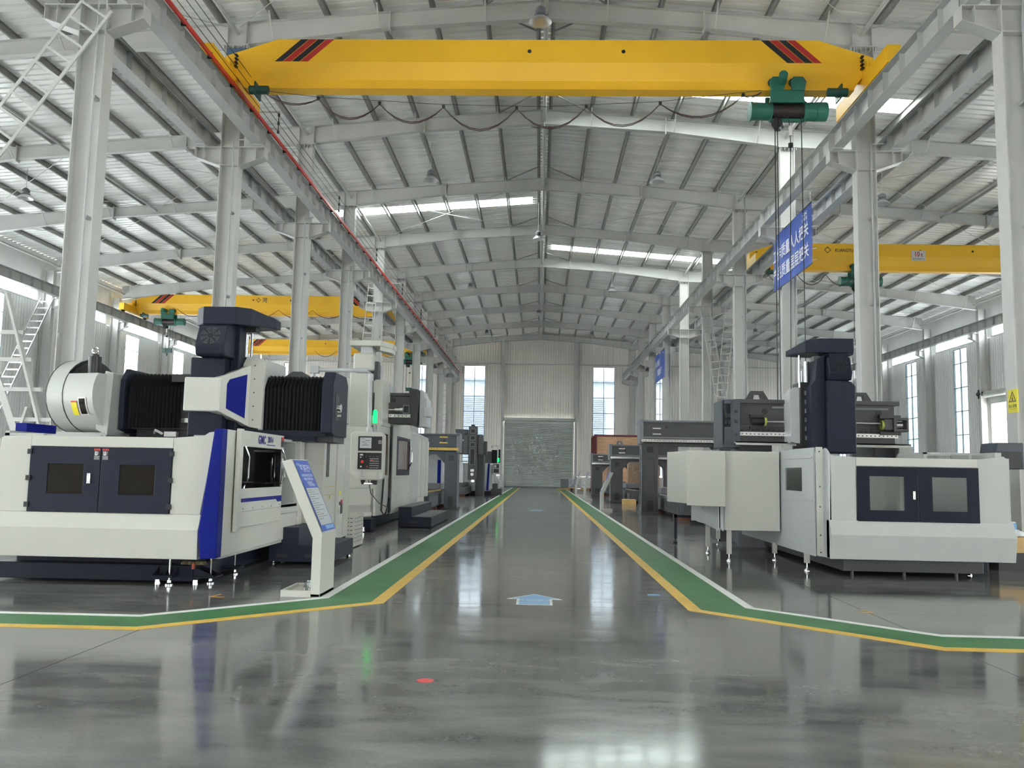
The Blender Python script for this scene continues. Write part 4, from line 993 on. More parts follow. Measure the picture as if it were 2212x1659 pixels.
# ============================================================ MACHINE B (second on the left)
B = thing('enclosed_machining_center', 'off-white fully enclosed machining center with hanging control panel, second on the left', 'machine', (-4.6, 25, 0), 'gantry machines along the aisle')
MB().box(-6.8, -4.25, 21.0, 29.2, .03, .36).build('base', NAVY2, B)
MB().box(-4.50, -3.99, 20.62, 21.3, .03, .30).build('leveling_block', NAVY2, B, bevel=.01)
b = MB().cyl((-4.15, 20.6, .02), (-4.15, 20.6, .12), .03, 8); b.build('levelling_bolt', CHROME, B)
MB().prism([(-6.9, 1.04), (-6.9, .36), (-4.1, .38), (-3.92, .40), (-3.92, 1.04)], 'y', 20.37, 20.5).build('front_lower_panel', WHITE, B, bevel=.01)
MB().prism([(20.34, 1.04), (20.34, .70), (20.30, .66), (20.42, .36), (20.5, .36), (20.5, 1.04)], 'x', -6.9, -3.95).build('front_skirt', WHITE, B, bevel=.006)
MB().box(-6.9, -4.0, 20.42, 20.5, 1.04, 2.5).build('front_panel', WHITE, B, bevel=.006)
MB().prism([(20.34, .40), (22.3, .37), (22.3, 1.35), (20.34, 1.04)], 'x', -3.90, -3.84).build('side_lower_panel', WHITE, B, bevel=.006)
w_ = MB().hole([(20.5, 1.05), (22.1, 1.3), (22.1, 2.55), (20.5, 2.55)], [(20.65, 1.35), (21.9, 1.35), (21.9, 2.38), (20.65, 2.38)], 'x', -3.90, -3.84).build('side_panel', WHITE, B)
MB().box(-3.88, -3.87, 20.65, 21.9, 1.35, 2.38).build('side_window', GLASSB, w_)
b = MB()
for k in range(4): b.quad((-4.0-.12*k, 20.7, 1.2), (-4.0-.12*k, 21.9, 1.2), (-4.02-.12*k, 21.9, 2.4), (-4.02-.12*k, 20.7, 2.4))
sd = MB().hole([(22.15, .37), (25.15, .40), (25.15, 2.62), (22.15, 2.64)], [(22.75, 1.36), (25.0, 1.36), (25.0, 2.36), (22.75, 2.36)], 'x', -3.83, -3.77).build('sliding_door', WHITE, B, bevel=.01)
MB().box(-3.81, -3.80, 22.7, 25.05, 1.33, 2.4).build('door_window', GLASSB, sd)
MB().hole([(22.72, 1.34), (25.03, 1.34), (25.03, 2.38), (22.72, 2.38)], [(22.95, 1.5), (24.95, 1.5), (24.95, 2.3), (22.95, 2.3)], 'x', -3.79, -3.765).build('window_rim', NAVY, sd)
MB().tube([(-3.77, 25.0, 1.58), (-3.68, 24.85, 1.72), (-3.68, 24.85, 2.0), (-3.77, 25.0, 2.15), (-3.72, 25.25, 2.0), (-3.72, 25.25, 1.72), (-3.77, 25.0, 1.58)], .018, 8).build('door_handle', CHROME, sd, smooth=True)
MB().box(-3.77, -3.762, 22.5, 24.9, 1.26, 1.30).build('door_seam', WHITE2, sd)
b = MB()
for k in range(3):
    for j in range(2): b.box(-3.77, -3.76, 22.8+.95*k, 22.95+.95*k, .72+.1*j, .74+.1*j)
b.build('hinge', SILVER, sd)
MB().box(-3.9, -3.79, 25.2, 27.0, .45, 2.58).build('side_panel', WHITE2, B, bevel=.01)
for k in range(4):
    MB().box(-3.88-.02*(k % 2), -3.79+.015*(k % 2), 27.02+.6*k, 27.60+.6*k, .62, 2.46).build('cover_panel', WHITE, B, bevel=.01)
MB().box(-3.86, -3.78, 22.0, 22.1, .4, 2.6).build('black_gap', BLACK, B)
MB().prism([(-3.84, 2.56), (-3.84, 2.66), (-4.25, 2.88), (-4.6, 2.88), (-4.6, 2.56)], 'y', 20.9, 22.05).prism([(-3.78, 2.62), (-3.78, 2.70), (-4.2, 2.95), (-4.6, 2.95), (-4.6, 2.62)], 'y', 22.3, 25.1).build('roof_cover', WHITE, B, bevel=.008)
MB().prism([(-3.8, 2.45), (-3.8, 2.58), (-4.2, 2.75), (-4.2, 2.45)], 'y', 25.2, 29.4).build('roof_cover', WHITE2, B)
MB().box(-6.9, -3.9, 29.3, 29.4, .4, 2.5).build('rear_panel', WHITE, B)
MB().box(-6.0, -3.3, 22.0, 22.9, 2.68, 3.46).box(-6.0, -3.3, 21.95, 22.0, 3.38, 3.46).build('crossbeam', CAST, B, bevel=.01)
b = MB().box(-4.0, -3.32, 21.95, 22.0, 2.83, 2.91)
b.build('guide_rail', SILVER, B)
b = MB()
for k in range(7): b.cyl((-3.93+.1*k, 21.945, 2.87), (-3.93+.1*k, 21.95, 2.87), .014, 8)
b.cyl((-3.78, 21.96, 3.28), (-3.78, 22.0, 3.28), .06, 14)
b.build('bolt_hole', BLACK, B)
MB().cyl((-4.0, 21.88, 3.02), (-3.72, 21.88, 3.02), .02, 10).cyl((-3.72, 21.88, 3.02), (-3.58, 21.88, 3.02), .05, 12).cyl((-3.58, 21.88, 3.02), (-3.5, 21.88, 3.02), .07, 12).build('ball_screw', SILVER, B, smooth=True)
MB().hole([(-3.5, 2.92), (-3.32, 2.92), (-3.32, 3.14), (-3.5, 3.14)], [(-3.47, 2.95), (-3.35, 2.95), (-3.35, 3.11), (-3.47, 3.11)], 'y', 21.8, 21.95).build('bearing_block', CASTE, B)
MB().prism([(-3.32, 3.56), (-3.12, 3.54), (-3.10, 3.3), (-3.14, 2.62), (-3.26, 2.62)], 'y', 21.7, 22.9).build('end_plate', BLACK, B)
MB().prism([(-3.10, 3.56), (-3.03, 3.54), (-2.98, 3.38), (-2.92, 3.34), (-2.92, 2.60), (-3.10, 2.60)], 'y', 22.0, 22.9).box(-2.98, -2.80, 21.95, 22.3, 2.85, 3.1).build('end_cover', WHITE3, B, bevel=.01)
MB().box(-4.66, -4.20, 20.8, 21.5, 2.5, 3.88).build('ram_cover', WHITE, B, bevel=.03)
MB().box(-4.61, -4.10, 20.85, 21.5, 3.9, 4.34).build('ram_cover', WHITE, B, bevel=.05)
MB().box(-4.45, -4.15, 20.95, 21.4, 4.34, 4.52).build('ram_neck', WHITE3, B)
MB().prism([(-4.70, 20.8), (-3.93, 20.8), (-3.72, 21.3), (-3.72, 21.9), (-4.7, 21.9)], 'z', 4.51, 4.64).prism([(-3.95, 20.82), (-3.73, 21.3), (-3.73, 21.8), (-3.85, 21.8), (-4.0, 21.3)], 'z', 4.40, 4.51).build('head_cover', WHITE, B, bevel=.008)
MB().box(-4.78, -4.67, 21.0, 21.5, 2.6, 3.72).box(-4.08, -3.88, 21.0, 21.9, 2.6, 3.70).build('side_plate', WHITE, B, bevel=.008)
MB().prism([(21.9, 3.70), (22.5, 3.62), (22.5, 3.4), (21.9, 3.2)], 'x', -3.92, -3.86).cyl((-4.05, 21.55, 3.7), (-4.05, 21.55, 4.1), .05, 12).build('side_bracket', WHITE3, B)
MB().box(-4.2, -4.02, 21.0, 21.3, 3.7, 4.15).build('cylinder', CAST, B)
# pendant arm and control panel
b = MB().tube([(-5.2, 19.45, 3.45), (-5.2, 19.45, 3.66), (-5.14, 19.45, 3.74), (-3.98, 19.45, 3.74), (-3.89, 19.45, 3.66), (-3.87, 19.45, 2.35)], .048, 12)
b.box(-5.28, -5.08, 19.38, 19.52, 3.66, 3.82).cyl((-4.2, 19.45, 3.74), (-3.96, 19.45, 3.74), .062, 12).cyl((-3.875, 19.45, 3.5), (-3.88, 19.45, 3.66), .064, 12).cyl((-3.87, 19.45, 2.34), (-3.87, 19.45, 2.44), .07, 12)
b.build('pendant_arm', GREYP, B, smooth=True)
MB().box(-5.35, -5.05, 19.2, 20.6, 3.3, 3.42).cyl((-5.2, 19.45, 3.42), (-5.2, 19.45, 3.5), .09, 12).box(-5.3, -5.1, 20.4, 20.6, .03, 3.3).build('arm_support', CAST, B)
cpn = MB().prism([(-4.28, 1.42), (-4.12, 1.26), (-3.56, 1.26), (-3.52, 1.30), (-3.52, 2.27), (-3.6, 2.34), (-4.2, 2.34), (-4.28, 2.29)], 'y', 19.4, 19.68).build('control_panel', WHITE, B, bevel=.02)
MB().box(-4.10, -3.56, 19.385, 19.40, 1.905, 2.235).build('display_bezel', BLACK, cpn)
MB().box(-4.06, -3.80, 19.375, 19.386, 1.965, 2.205).build('screen', SCREEN, cpn)
b = MB()
for k, (u, w) in enumerate(((.05, .05), (.12, .11), (.05, .07), (.12, .03), (.06, .14))): b.box(-4.06+u, -4.06+u+w, 19.372, 19.376, 2.17-.035*k, 2.18-.035*k)
b.build('screen_text', CAST, cpn)
MB().box(-4.10, -3.56, 19.385, 19.40, 1.49, 1.865).build('keypad', BLACK, cpn)
b = MB()
for r in range(5):
    for c in range(6): b.box(-3.82+.035*c, -3.80+.035*c, 19.378, 19.386, 1.52+.05*r, 1.535+.05*r)
for r in range(3):
    for c in range(4): b.box(-3.64+.02*c, -3.627+.02*c, 19.378, 19.386, 2.07+.03*r, 2.085+.03*r)
b.box(-4.05, -3.98, 19.378, 19.386, 1.80, 1.83).cyl((-4.03, 19.37, 1.76), (-4.03, 19.386, 1.76), .014, 10).cyl((-4.02, 19.37, 1.55), (-4.02, 19.386, 1.55), .02, 10)
b.build('keys', PLATE, cpn)
MB().cyl((-3.99, 19.34, 1.66), (-3.99, 19.386, 1.66), .035, 14).cyl((-3.88, 19.37, 1.55), (-3.88, 19.386, 1.55), .014, 10).box(-3.81, -3.75, 19.375, 19.386, 1.685, 1.705).build('emergency_stop', REDD, cpn)
b = MB()
for k in range(5): b.cyl((-3.97+.075*k, 19.36, 1.78), (-3.97+.075*k, 19.386, 1.78), .018, 10)
b.build('knob', CAST, cpn)
MB().hole([(-4.02, 1.32), (-3.64, 1.32), (-3.64, 1.46), (-4.02, 1.46)], [(-4.0, 1.33), (-3.66, 1.33), (-3.66, 1.45), (-4.0, 1.45)], 'y', 19.385, 19.40).build('tray', WHITE2, cpn)
MB().prism([(-4.03, 1.25), (-3.93, 1.25), (-3.93, 1.22), (-3.97, 1.15), (-4.0, 1.15)], 'y', 19.42, 19.5).prism([(-3.78, 1.25), (-3.66, 1.25), (-3.66, 1.15), (-3.70, 1.15), (-3.8, 1.2)], 'y', 19.42, 19.5).build('handle_bracket', BLACK, cpn)
MB().cyl((-3.96, 19.45, 1.165), (-3.68, 19.45, 1.165), .018, 8).build('handle_bar', CHROME, cpn)
MB().cyl((-3.76, 19.5, 2.34), (-3.76, 19.5, 2.54), .032, 12).build('lamp_base', GREYP, B, smooth=True)
MB().lathe([(.001, 2.54), (.045, 2.54), (.05, 2.57), (.05, 2.80), (.03, 2.84), (.001, 2.845)], (-3.76, 19.5, 0), 14).build('signal_lamp', GREENL, B, smooth=True)
MB().box(-3.80, -3.72, 20.86, 20.96, 1.5, 1.75).cyl((-3.76, 20.85, 1.57), (-3.76, 20.83, 1.57), .03, 10).build('hand_wheel', BLACK, B, bevel=.01)
MB().tube([(-3.76, 20.9, 1.5), (-3.78, 20.9, 1.0), (-3.80, 20.9, .5), (-3.74, 20.9, .40), (-3.68, 20.9, .46), (-3.64, 20.95, .8), (-3.66, 21.2, 1.0)], .024, 8).tube([(-3.85, 19.45, 1.25), (-3.8, 19.5, .95), (-3.68, 19.9, .72), (-3.6, 20.6, .6), (-3.58, 20.8, .5), (-3.64, 20.9, .42)], .01, 6).build('cable', BLACK, B, smooth=True)
st = thing('step_platform', 'dark two-level step platform with ribbed treads beside the second left machine', 'step', (-3.2, 24, 0))
MB().prism([(-3.64, .02), (-2.78, .02), (-2.78, .28), (-3.29, .28), (-3.29, .53), (-3.64, .53)], 'y', 22.5, 26.6).build('body', NAVY, st, bevel=.008)
MB().box(-3.34, -3.16, 22.492, 22.5, .12, .15).build('slot', BLACK, st)
for k in range(7):
    MB().box(-3.27, -2.79, 22.7+.55*k, 23.05+.55*k, .28, .292).box(-3.62, -3.3, 22.7+.55*k, 23.05+.55*k, .53, .542).build('tread', CASTE, st)
# ============================================================ BARE GANTRY CASTINGS
def casting(x0, x1, Y, zb, zt_, cw, label, grp='bare gantry castings', rail=SILVER, both=True, bed=True, lug=None, m_=CAST, arch=True, s=1, holes=(.3,), ydepth=.8):
    """x0 aisle-side end of the beam; s=+1 on the right of the aisle, -1 on the left"""
    t = thing('gantry_casting', label, 'machine', ((x0+x1)/2, Y+1, 0), grp)
    a, c = min(x0, x1), max(x0, x1); H = zt_-zb
    bm_ = MB().box(a, c, Y, Y+ydepth, zb, zt_).build('crossbeam', m_, t, bevel=.02)
    MB().box(a-.02, c+.02, Y-.05, Y+ydepth+.05, zt_-.07, zt_+.0).box(a, c, Y-.03, Y, zb+.16, zb+.22).build('beam_lip', CASTE if m_ is CAST else m_, bm_, bevel=.008)
    MB().box(a+.02, c-.02, Y-.055, Y-.03, zb+.03, zb+.13).build('guide_rail', rail, bm_)
    b = MB(); n = int((c-a)/.11)
    for k in range(n): b.cyl((a+.08+k*.11, Y-.06, zb+.08), (a+.08+k*.11, Y-.053, zb+.08), .014, 6)
    for h in holes: xx = x0+s*h*abs(x1-x0); b.cyl((xx, Y-.012, zt_-.27), (xx, Y+.01, zt_-.27), .055, 14)
    b.build('bolt_hole', BLACK, bm_, kind='stuff')
    xx = x0+s*.45
    MB().box(min(xx, xx+s*.32), max(xx, xx+s*.32), Y-.02, Y, zb+.30, zb+.35).box(min(xx, xx+s*.32), max(xx, xx+s*.32), Y-.02, Y, zb+.52, zb+.57).build('bearing_pad', rail, bm_)
    e = x0+s*.08
    MB().box(min(x0-s*.04, x0+s*.1), max(x0-s*.04, x0+s*.1), Y-.04, Y+ydepth+.1, zb-.05, zt_+.03).build('beam_end', CASTE, bm_, bevel=.01)
    b = MB()
    for xs in ((x0+s*.05, 1), (x1-s*.05, -1)):
        xa = xs[0]; xb = xa+s*xs[1]*cw
        l, r = min(xa, xb), max(xa, xb)
        col = MB().prism([(Y+.05, 0), (Y+ydepth+.5, 0), (Y+ydepth+.3, .5), (Y+ydepth, 1.0), (Y+ydepth-.05, zb), (Y+.05, zb)], 'x', l, r).build('gantry_column', m_, t, bevel=.02)
        w = r-l
        MB().hole([(l+.06*w/.5, .72), (r-.06*w/.5, .72), (r-.06*w/.5, zb-.55), (l+.06*w/.5, zb-.55)], [(l+.1*w/.5, .76), (r-.1*w/.5, .76), (r-.1*w/.5, zb-.59), (l+.1*w/.5, zb-.59)], 'y', Y+.03, Y+.06).build('recess_rib', m_, col)
        MB().box(l+.3*w, r-.3*w, Y+.035, Y+.055, zb-.38, zb-.16).box(l+.3*w, r-.3*w, Y+.035, Y+.055, .12, .5).build('pocket', BLACK, col)
        if xs[1] == 1:
            b2 = MB()
            b2.hole([(Y+.05, .1), (Y+ydepth-.1, .1), (Y+ydepth-.1, zb-.1), (Y+.05, zb-.1)], [(Y+.2, .25), (Y+ydepth-.25, .25), (Y+ydepth-.25, zb-.25), (Y+.2, zb-.25)], 'x', xa-s*.02, xa)
            for k in range(6): b2.box(min(xa-s*.025, xa), max(xa-s*.025, xa), Y+.2, Y+ydepth-.2, .3+k*.33, .33+k*.33)
            b2.build('side_rib', CASTE, col)
        MB().box(l-.03, r+.03, Y-.02, Y+ydepth+.5, 0, .05).build('column_foot', BLACK, col)
    if arch:
        xa, xb = x0+s*(.05+cw), x1-s*(.05+cw); k = s*.35
        MB().prism([(xa, zb), (xa, zb-.5), (xa+k, zb-.12), (xb-k, zb-.12), (xb, zb-.5), (xb, zb)], 'y', Y+.1, Y+ydepth-.1).build('arch_web', m_, t, bevel=.01)
    if bed:
        xa, xb = sorted((x0+s*(.25+cw), x1-s*(.25+cw)))
        bd = MB().prism([(xa, .14), (xb, .14), (xb, .62), (xb-.18, .66), (xa+.18, .66), (xa, .62)], 'y', Y-bed, Y+3.2).build('bed', m_, t, bevel=.015)
        b = MB(); n = int(bed/.22)
        for k in range(n): b.box(xa-.02 if s > 0 else xb, xa if s > 0 else xb+.02, Y-bed+.1+k*.22, Y-bed+.14+k*.22, .2, .55)
        b.build('bed_rib', CASTE, bd)
        for yy in (Y-bed+.3, Y-bed+1.5, Y+1.2):
            MB().box(xa-.1, xa+.25, yy, yy+.22, 0, .14).build('timber_block', BROWNW, t); MB().box(xb-.25, xb+.1, yy, yy+.22, 0, .14).build('timber_block', BROWNW, t)
        MB().box(xa+.2, xa+.35, Y-bed, Y+2.5, .66, .71).box(xb-.35, xb-.2, Y-bed, Y+2.5, .66, .71).build('bed_rail', rail, t)
        MB().box(xa+.05, xb-.05, Y+.9, Y+2.9, .74, .98).build('work_table', CASTE, t, bevel=.02)
    if lug is not None:
        for xl in lug:
            MB().hole([(xl-.2, zt_), (xl+.2, zt_), (xl+.11, zt_+.2), (xl-.11, zt_+.2)], [(xl-.06, zt_+.04), (xl+.06, zt_+.04), (xl+.05, zt_+.13), (xl-.05, zt_+.13)], 'y', Y+.3, Y+.42).build('lifting_lug', CASTE, t)
    return t
Cc = casting(-3.14, -6.6, 33.6, 2.25, 2.92, .5, 'dark gantry casting with golden scale strips, behind the second left machine', rail=BRASS, s=-1, m_=CAST2, bed=3.0, holes=(.17,))
casting(3.86, 7.6, 33.0, 2.70, 3.56, .62, 'tall dark grey gantry casting directly behind the front right machine', s=1, bed=4.6, holes=(.26, .9))
casting(3.68, 7.2, 45.0, 2.25, 3.0, .62, 'second dark gantry casting on the right with a lifting eye, in front of the crate', s=1, bed=1.2, lug=(4.2,), holes=(.22,))
casting(3.5, 6.9, 58.0, 2.07, 2.8, .7, 'farthest low dark gantry casting on the right, near the roller shutter', s=1, bed=.8, holes=(.2,))
# wedge guard, sheet and debris by the left casting
wg = thing('bellows_guard', 'grey-white guard panel with a blue stripe standing inside the dark left casting', 'guard panel', (-4.2, 35, 0))
MB().box(-4.55, -4.12, 34.95, 35.0, .98, 1.92).box(-3.98, -3.88, 34.95, 35.0, .98, 1.92).build('white_sheet', WHITE3, wg)
MB().box(-4.12, -3.98, 34.94, 35.0, .98, 1.93).build('blue_stripe', BLUE, wg)
MB().prism([(-4.62, 1.92), (-4.3, 2.25), (-3.9, 1.92)], 'y', 34.9, 35.0).build('peak', WHITE2, wg)
bx = MB().box(-4.75, -4.35, 33.0, 33.35, .72, .98).build('cardboard_box', WOOD, bevel=.01); tag(bx, 'small brown box on the bed of the dark left casting', 'box')
# ============================================================ MACHINE D (dark ram, far left)
D = thing('ram_milling_machine', 'dark cast gantry machine with tall pocketed ram, far down on the left', 'machine', (-4, 53, 0), 'gantry machines along the aisle')
r_ = MB().box(-4.23, -3.71, 51.2, 51.7, .98, 4.15).build('ram', CAST, D, bevel=.03)
for z0, z1 in ((3.72, 4.0), (3.32, 3.58), (2.92, 3.18), (1.85, 2.82)):
    MB().hole([(-4.13, z0), (-3.82, z0), (-3.82, z1), (-4.13, z1)], [(-4.10, z0+.03), (-3.85, z0+.03), (-3.85, z1-.03), (-4.10, z1-.03)], 'y', 51.17, 51.2).build('pocket_rim', CASTE, r_)
    MB().box(-4.10, -3.85, 51.185, 51.2, z0+.03, z1-.03).build('pocket', BLACK, r_)
MB().cyl((-3.97, 51.15, 1.3), (-3.97, 51.2, 1.3), .1, 14).cyl((-3.97, 51.45, .84), (-3.97, 51.45, .98), .13, 14).box(-4.08, -3.86, 51.18, 51.2, 1.45, 1.6).build('spindle_plate', SILVER, r_)
MB().box(-4.08, -3.88, 51.25, 51.6, 4.15, 4.25).build('ram_top', BLACK, r_)
MB().box(-4.55, -4.25, 51.35, 51.9, 2.46, 3.66).box(-3.69, -3.38, 51.35, 51.9, 2.46, 3.66).build('saddle', CAST, D, bevel=.02)
b = MB()
for xs in (-4.5, -3.64):
    for k in range(9): b.bar((xs, 51.34, 2.55+k*.12), (xs+.2, 51.34, 2.63+k*.12), .02, .03)
b.build('saddle_rib', CASTE, D)
MB().prism([(-5.05, 3.98), (-4.3, 3.98), (-4.3, 3.7), (-4.5, 3.7), (-4.55, 3.4), (-4.8, 3.4), (-4.85, 3.72), (-5.05, 3.72)], 'y', 51.6, 52.3).build('motor_head', CAST2, D, bevel=.02)
MB().box(-6.8, -3.2, 52.2, 53.0, 2.5, 3.3).build('crossbeam', CAST, D, bevel=.02)
MB().box(-3.84, -3.36, 52.2, 53.6, 0, 2.5).build('gantry_column', CAST, D, bevel=.02); MB().box(-6.8, -6.3, 52.2, 53.6, 0, 2.5).build('gantry_column', CAST, D, bevel=.02)
MB().box(-3.88, -3.8, 52.1, 52.2, 1.8, 2.4).build('silver_cylinder', SILVER, D)
MB().box(-6.2, -4.2, 49.5, 54.0, .15, .55).box(-5.8, -4.4, 50, 54, .55, .8).build('bed', CAST, D, bevel=.02)
MB().box(-6.1, -4.3, 50.0, 50.3, 0, .15).build('timber_block', BROWNW, D); MB().box(-6.1, -4.3, 53.6, 53.9, 0, .15).build('timber_block', BROWNW, D)
MB().box(-4.9, -4.3, 51.2, 51.6, 2.0, 2.1).box(-4.85, -4.5, 51.0, 51.2, .8, 1.9).build('white_fixture', WHITE3, D)
# white/blue machine behind D
G2 = thing('enclosed_machining_center', 'small distant white machine with blue stripe and green lamp beside the roller shutter', 'machine', (-3.6, 56, 0), 'gantry machines along the aisle')
MB().box(-5.5, -3.25, 54.2, 58, .25, 1.98).build('enclosure', WHITE3, G2, bevel=.02)
MB().prism([(-3.30, .3), (-3.16, .3), (-3.10, 1.98), (-3.2, 1.98)], 'y', 54.15, 54.4).build('blue_stripe', BLUE, G2)
MB().box(-3.16, -2.92, 54.3, 57.5, .4, 1.9).build('side_cover', WHITE3, G2, bevel=.02)
MB().box(-2.92, -2.45, 54.2, 54.4, 1.30, 2.0).build('control_panel', WHITE3, G2, bevel=.02)
MB().box(-2.86, -2.52, 54.19, 54.2, 1.7, 1.95).box(-2.86, -2.52, 54.19, 54.2, 1.4, 1.65).build('display_bezel', BLACK, G2); MB().box(-2.82, -2.68, 54.18, 54.19, 1.74, 1.91).build('screen', SCREEN, G2)
MB().cyl((-2.62, 54.3, 2.0), (-2.62, 54.3, 3.1), .03, 8).cyl((-2.98, 54.3, 3.08), (-2.62, 54.3, 3.1), .015, 6).box(-3.04, -2.94, 54.2, 54.4, 2.95, 3.1).build('pendant_arm', GREYP, G2)
MB().cyl((-2.57, 54.2, 2.1), (-2.57, 54.2, 2.33), .06, 10).build('signal_lamp', GREENL, G2)
MB().box(-3.05, -2.68, 55.2, 56.0, 2.02, 2.86).box(-2.62, -2.52, 55.2, 56.0, 2.05, 2.9).build('bellows_cover', RUBBER, G2)
MB().box(-3.5, -3.05, 54.8, 55.6, 2.0, 2.75).build('crossbeam', CAST, G2)
MB().box(-5.4, -3.0, 54.4, 57.8, 0, .25).build('base', NAVY2, G2)
sp2 = MB().prism([(-3.0, .02), (-2.35, .02), (-2.35, .4), (-2.62, .4), (-2.62, .72), (-3.0, .72)], 'y', 54.4, 55.6).build('step_platform', CAST, bevel=.01); tag(sp2, 'small dark step block below the distant control panel near the shutter', 'step')
# ============================================================ CRATE AND GOODS AT THE FAR RIGHT
cr = thing('wooden_crate', 'large plywood crate with dark red edge trim at the far right', 'crate', (6.2, 68, 0))
MB().box(4.25, 8.3, 66.2, 70, .2, 4.38).build('plywood_side', WOOD, cr)
b = MB().box(4.2, 8.35, 66.15, 66.22, 4.30, 4.45).box(4.2, 4.4, 66.12, 66.22, .2, 4.45).box(4.18, 4.25, 66.1, 70, 4.30, 4.42)
for k in range(6): b.box(4.18, 4.25, 66.4+.7*k, 66.52+.7*k, .2, 4.35)
b.build('edge_trim', WOODR, cr)
MB().box(4.2, 8.3, 66.2, 66.4, 0, .2).box(4.2, 8.3, 69.6, 69.8, 0, .2).build('skid', WOODY, cr)
for x0_, y0_, w, h, l in ((4.9, 47.6, 1.7, 2.1, 'standing particle board sheet inside the second right gantry casting'), (4.75, 60.5, 1.1, 2.05, 'standing particle board sheet inside the farthest right gantry casting')):
    o = MB().box(x0_, x0_+w, y0_, y0_+.8, 0, h).build('particle_board_box', CARD, bevel=.01); tag(o, l, 'box')
o = MB().box(4.1, 4.72, 42.2, 42.9, .0, .26).build('timber_box', WOODY, bevel=.01); tag(o, 'pale yellow wooden box on the floor before the second right casting', 'box')
for k, (x, y, w, h, l, mt) in enumerate(((1.9, 77, .75, 1.0, 'film-wrapped dark goods crate beside the roller shutter, leftmost', CASTE), (2.75, 77.3, .55, .95, 'film-wrapped goods crate next to the shutter, second from left', OUTL), (3.75, 76.5, .8, 1.05, 'pallet load with white plastic film at the far right of the aisle', BAG), (4.7, 76, .55, .95, 'brown carton stack on a pallet at the far right', WOOD))):
    t = thing('wrapped_goods', l, 'goods', (x+w/2, y, 0), 'wrapped goods by the roller shutter')
    MB().box(x, x+w, y, y+.8, .12, h).build('load', mt, t, bevel=.02)
    MB().box(x-.05, x+w+.05, y-.02, y+.85, .0, .05).box(x-.05, x+w+.05, y-.02, y+.1, .05, .12).box(x-.05, x+w+.05, y+.7, y+.82, .05, .12).build('pallet', WOODY, t)
    b = MB()
    for xx in (x, x+w): b.box(xx-.02, xx+.02, y-.03, y+.0, .12, h)
    b.box(x, x+w, y-.03, y, h-.04, h).build('frame', PLATE, t)
tr = thing('hand_trolley', 'white tubular steel hand trolley standing before the goods at the far right', 'trolley', (3.3, 74, 0))
MB().tube([(2.6, 74, .35), (2.9, 74, .55), (2.95, 74, 1.25), (4.5, 74, 1.25), (4.55, 74, .2)], .035, 8).tube([(2.95, 74, .5), (4.5, 74, .5)], .025, 6).build('tube_frame', PLATE, tr, smooth=True)
MB().box(2.6, 4.6, 73.8, 74.6, .18, .24).build('deck', WOODY, tr)
b = MB()
for x in (2.8, 4.4): b.cyl((x, 73.95, .09), (x, 74.05, .09), .09, 12)
b.build('wheel', BLACK, tr)
# ============================================================ MACHINE E (front right)
E_ = thing('gantry_machining_center', 'large white gantry machining center with navy ram and unpainted grey beam, nearest on the right', 'machine', (5.7, 16, 0), 'gantry machines along the aisle')
MB().box(4.75, 6.9, 13.75, 21, .06, .24).build('base', CAST, E_, bevel=.01)
MB().box(5.0, 6.6, 14.2, 20, .24, .6).build('bed', CAST, E_)
b = MB()
for k in range(3): b.cyl((4.9+.8*k, 13.8, .0), (4.9+.8*k, 13.8, .1), .025, 8)
b.build('levelling_bolt', CAST, E_)
MB().box(6.05, 7.3, 14.4, 15.4, .03, .24).build('chip_tank', NAVY, E_, bevel=.01)
MB().box(6.75, 6.95, 14.39, 14.4, .09, .15).box(6.2, 6.4, 14.39, 14.4, .09, .15).build('slot', BLACK, E_)
Yf = 13.4
MB().prism([(4.44, .85), (4.848, .85), (4.848, 1.822), (4.52, 1.842), (4.46, 1.86)], 'y', Yf, Yf+.04).build('front_panel', WHITE2, E_, bevel=.006)
MB().box(4.852, 6.688, Yf, Yf+.04, 1.69, 1.82).build('front_panel', WHITE, E_, bevel=.005)
MB().prism([(6.692, .85), (7.13, .85), (7.13, 1.83), (7.08, 1.87), (6.692, 1.82)], 'y', Yf, Yf+.04).build('front_panel', WHITE2, E_, bevel=.006)
MB().prism([(Yf+.04, .86), (Yf, .86), (Yf-.10, .645), (Yf-.03, .275), (Yf+.2, .275), (Yf+.2, .86)], 'x', 4.43, 7.19).build('skirt', WHITE2, E_, bevel=.006)
for a, c, nm in ((4.865, 5.782, 0), (5.790, 6.69, 1)):
    wx0, wx1 = (5.05, 5.575) if nm == 0 else (5.995, 6.52)
    d = MB().hole([(a, .852), (c, .852), (c, 1.682), (a, 1.682)], [(wx0, 1.02), (wx1, 1.02), (wx1, 1.535), (wx0, 1.535)], 'y', Yf-.018, Yf+.02).build('door', NAVY2, E_, bevel=.006)
    MB().box(wx0-.005, wx1+.005, Yf+.005, Yf+.01, 1.015, 1.54).build('window', GLASSE, d)
MB().box(5.69, 5.725, Yf-.035, Yf-.018, 1.19, 1.32).box(5.70, 5.715, Yf-.045, Yf-.03, 1.22, 1.29).build('door_latch', SILVER, E_, bevel=.003)
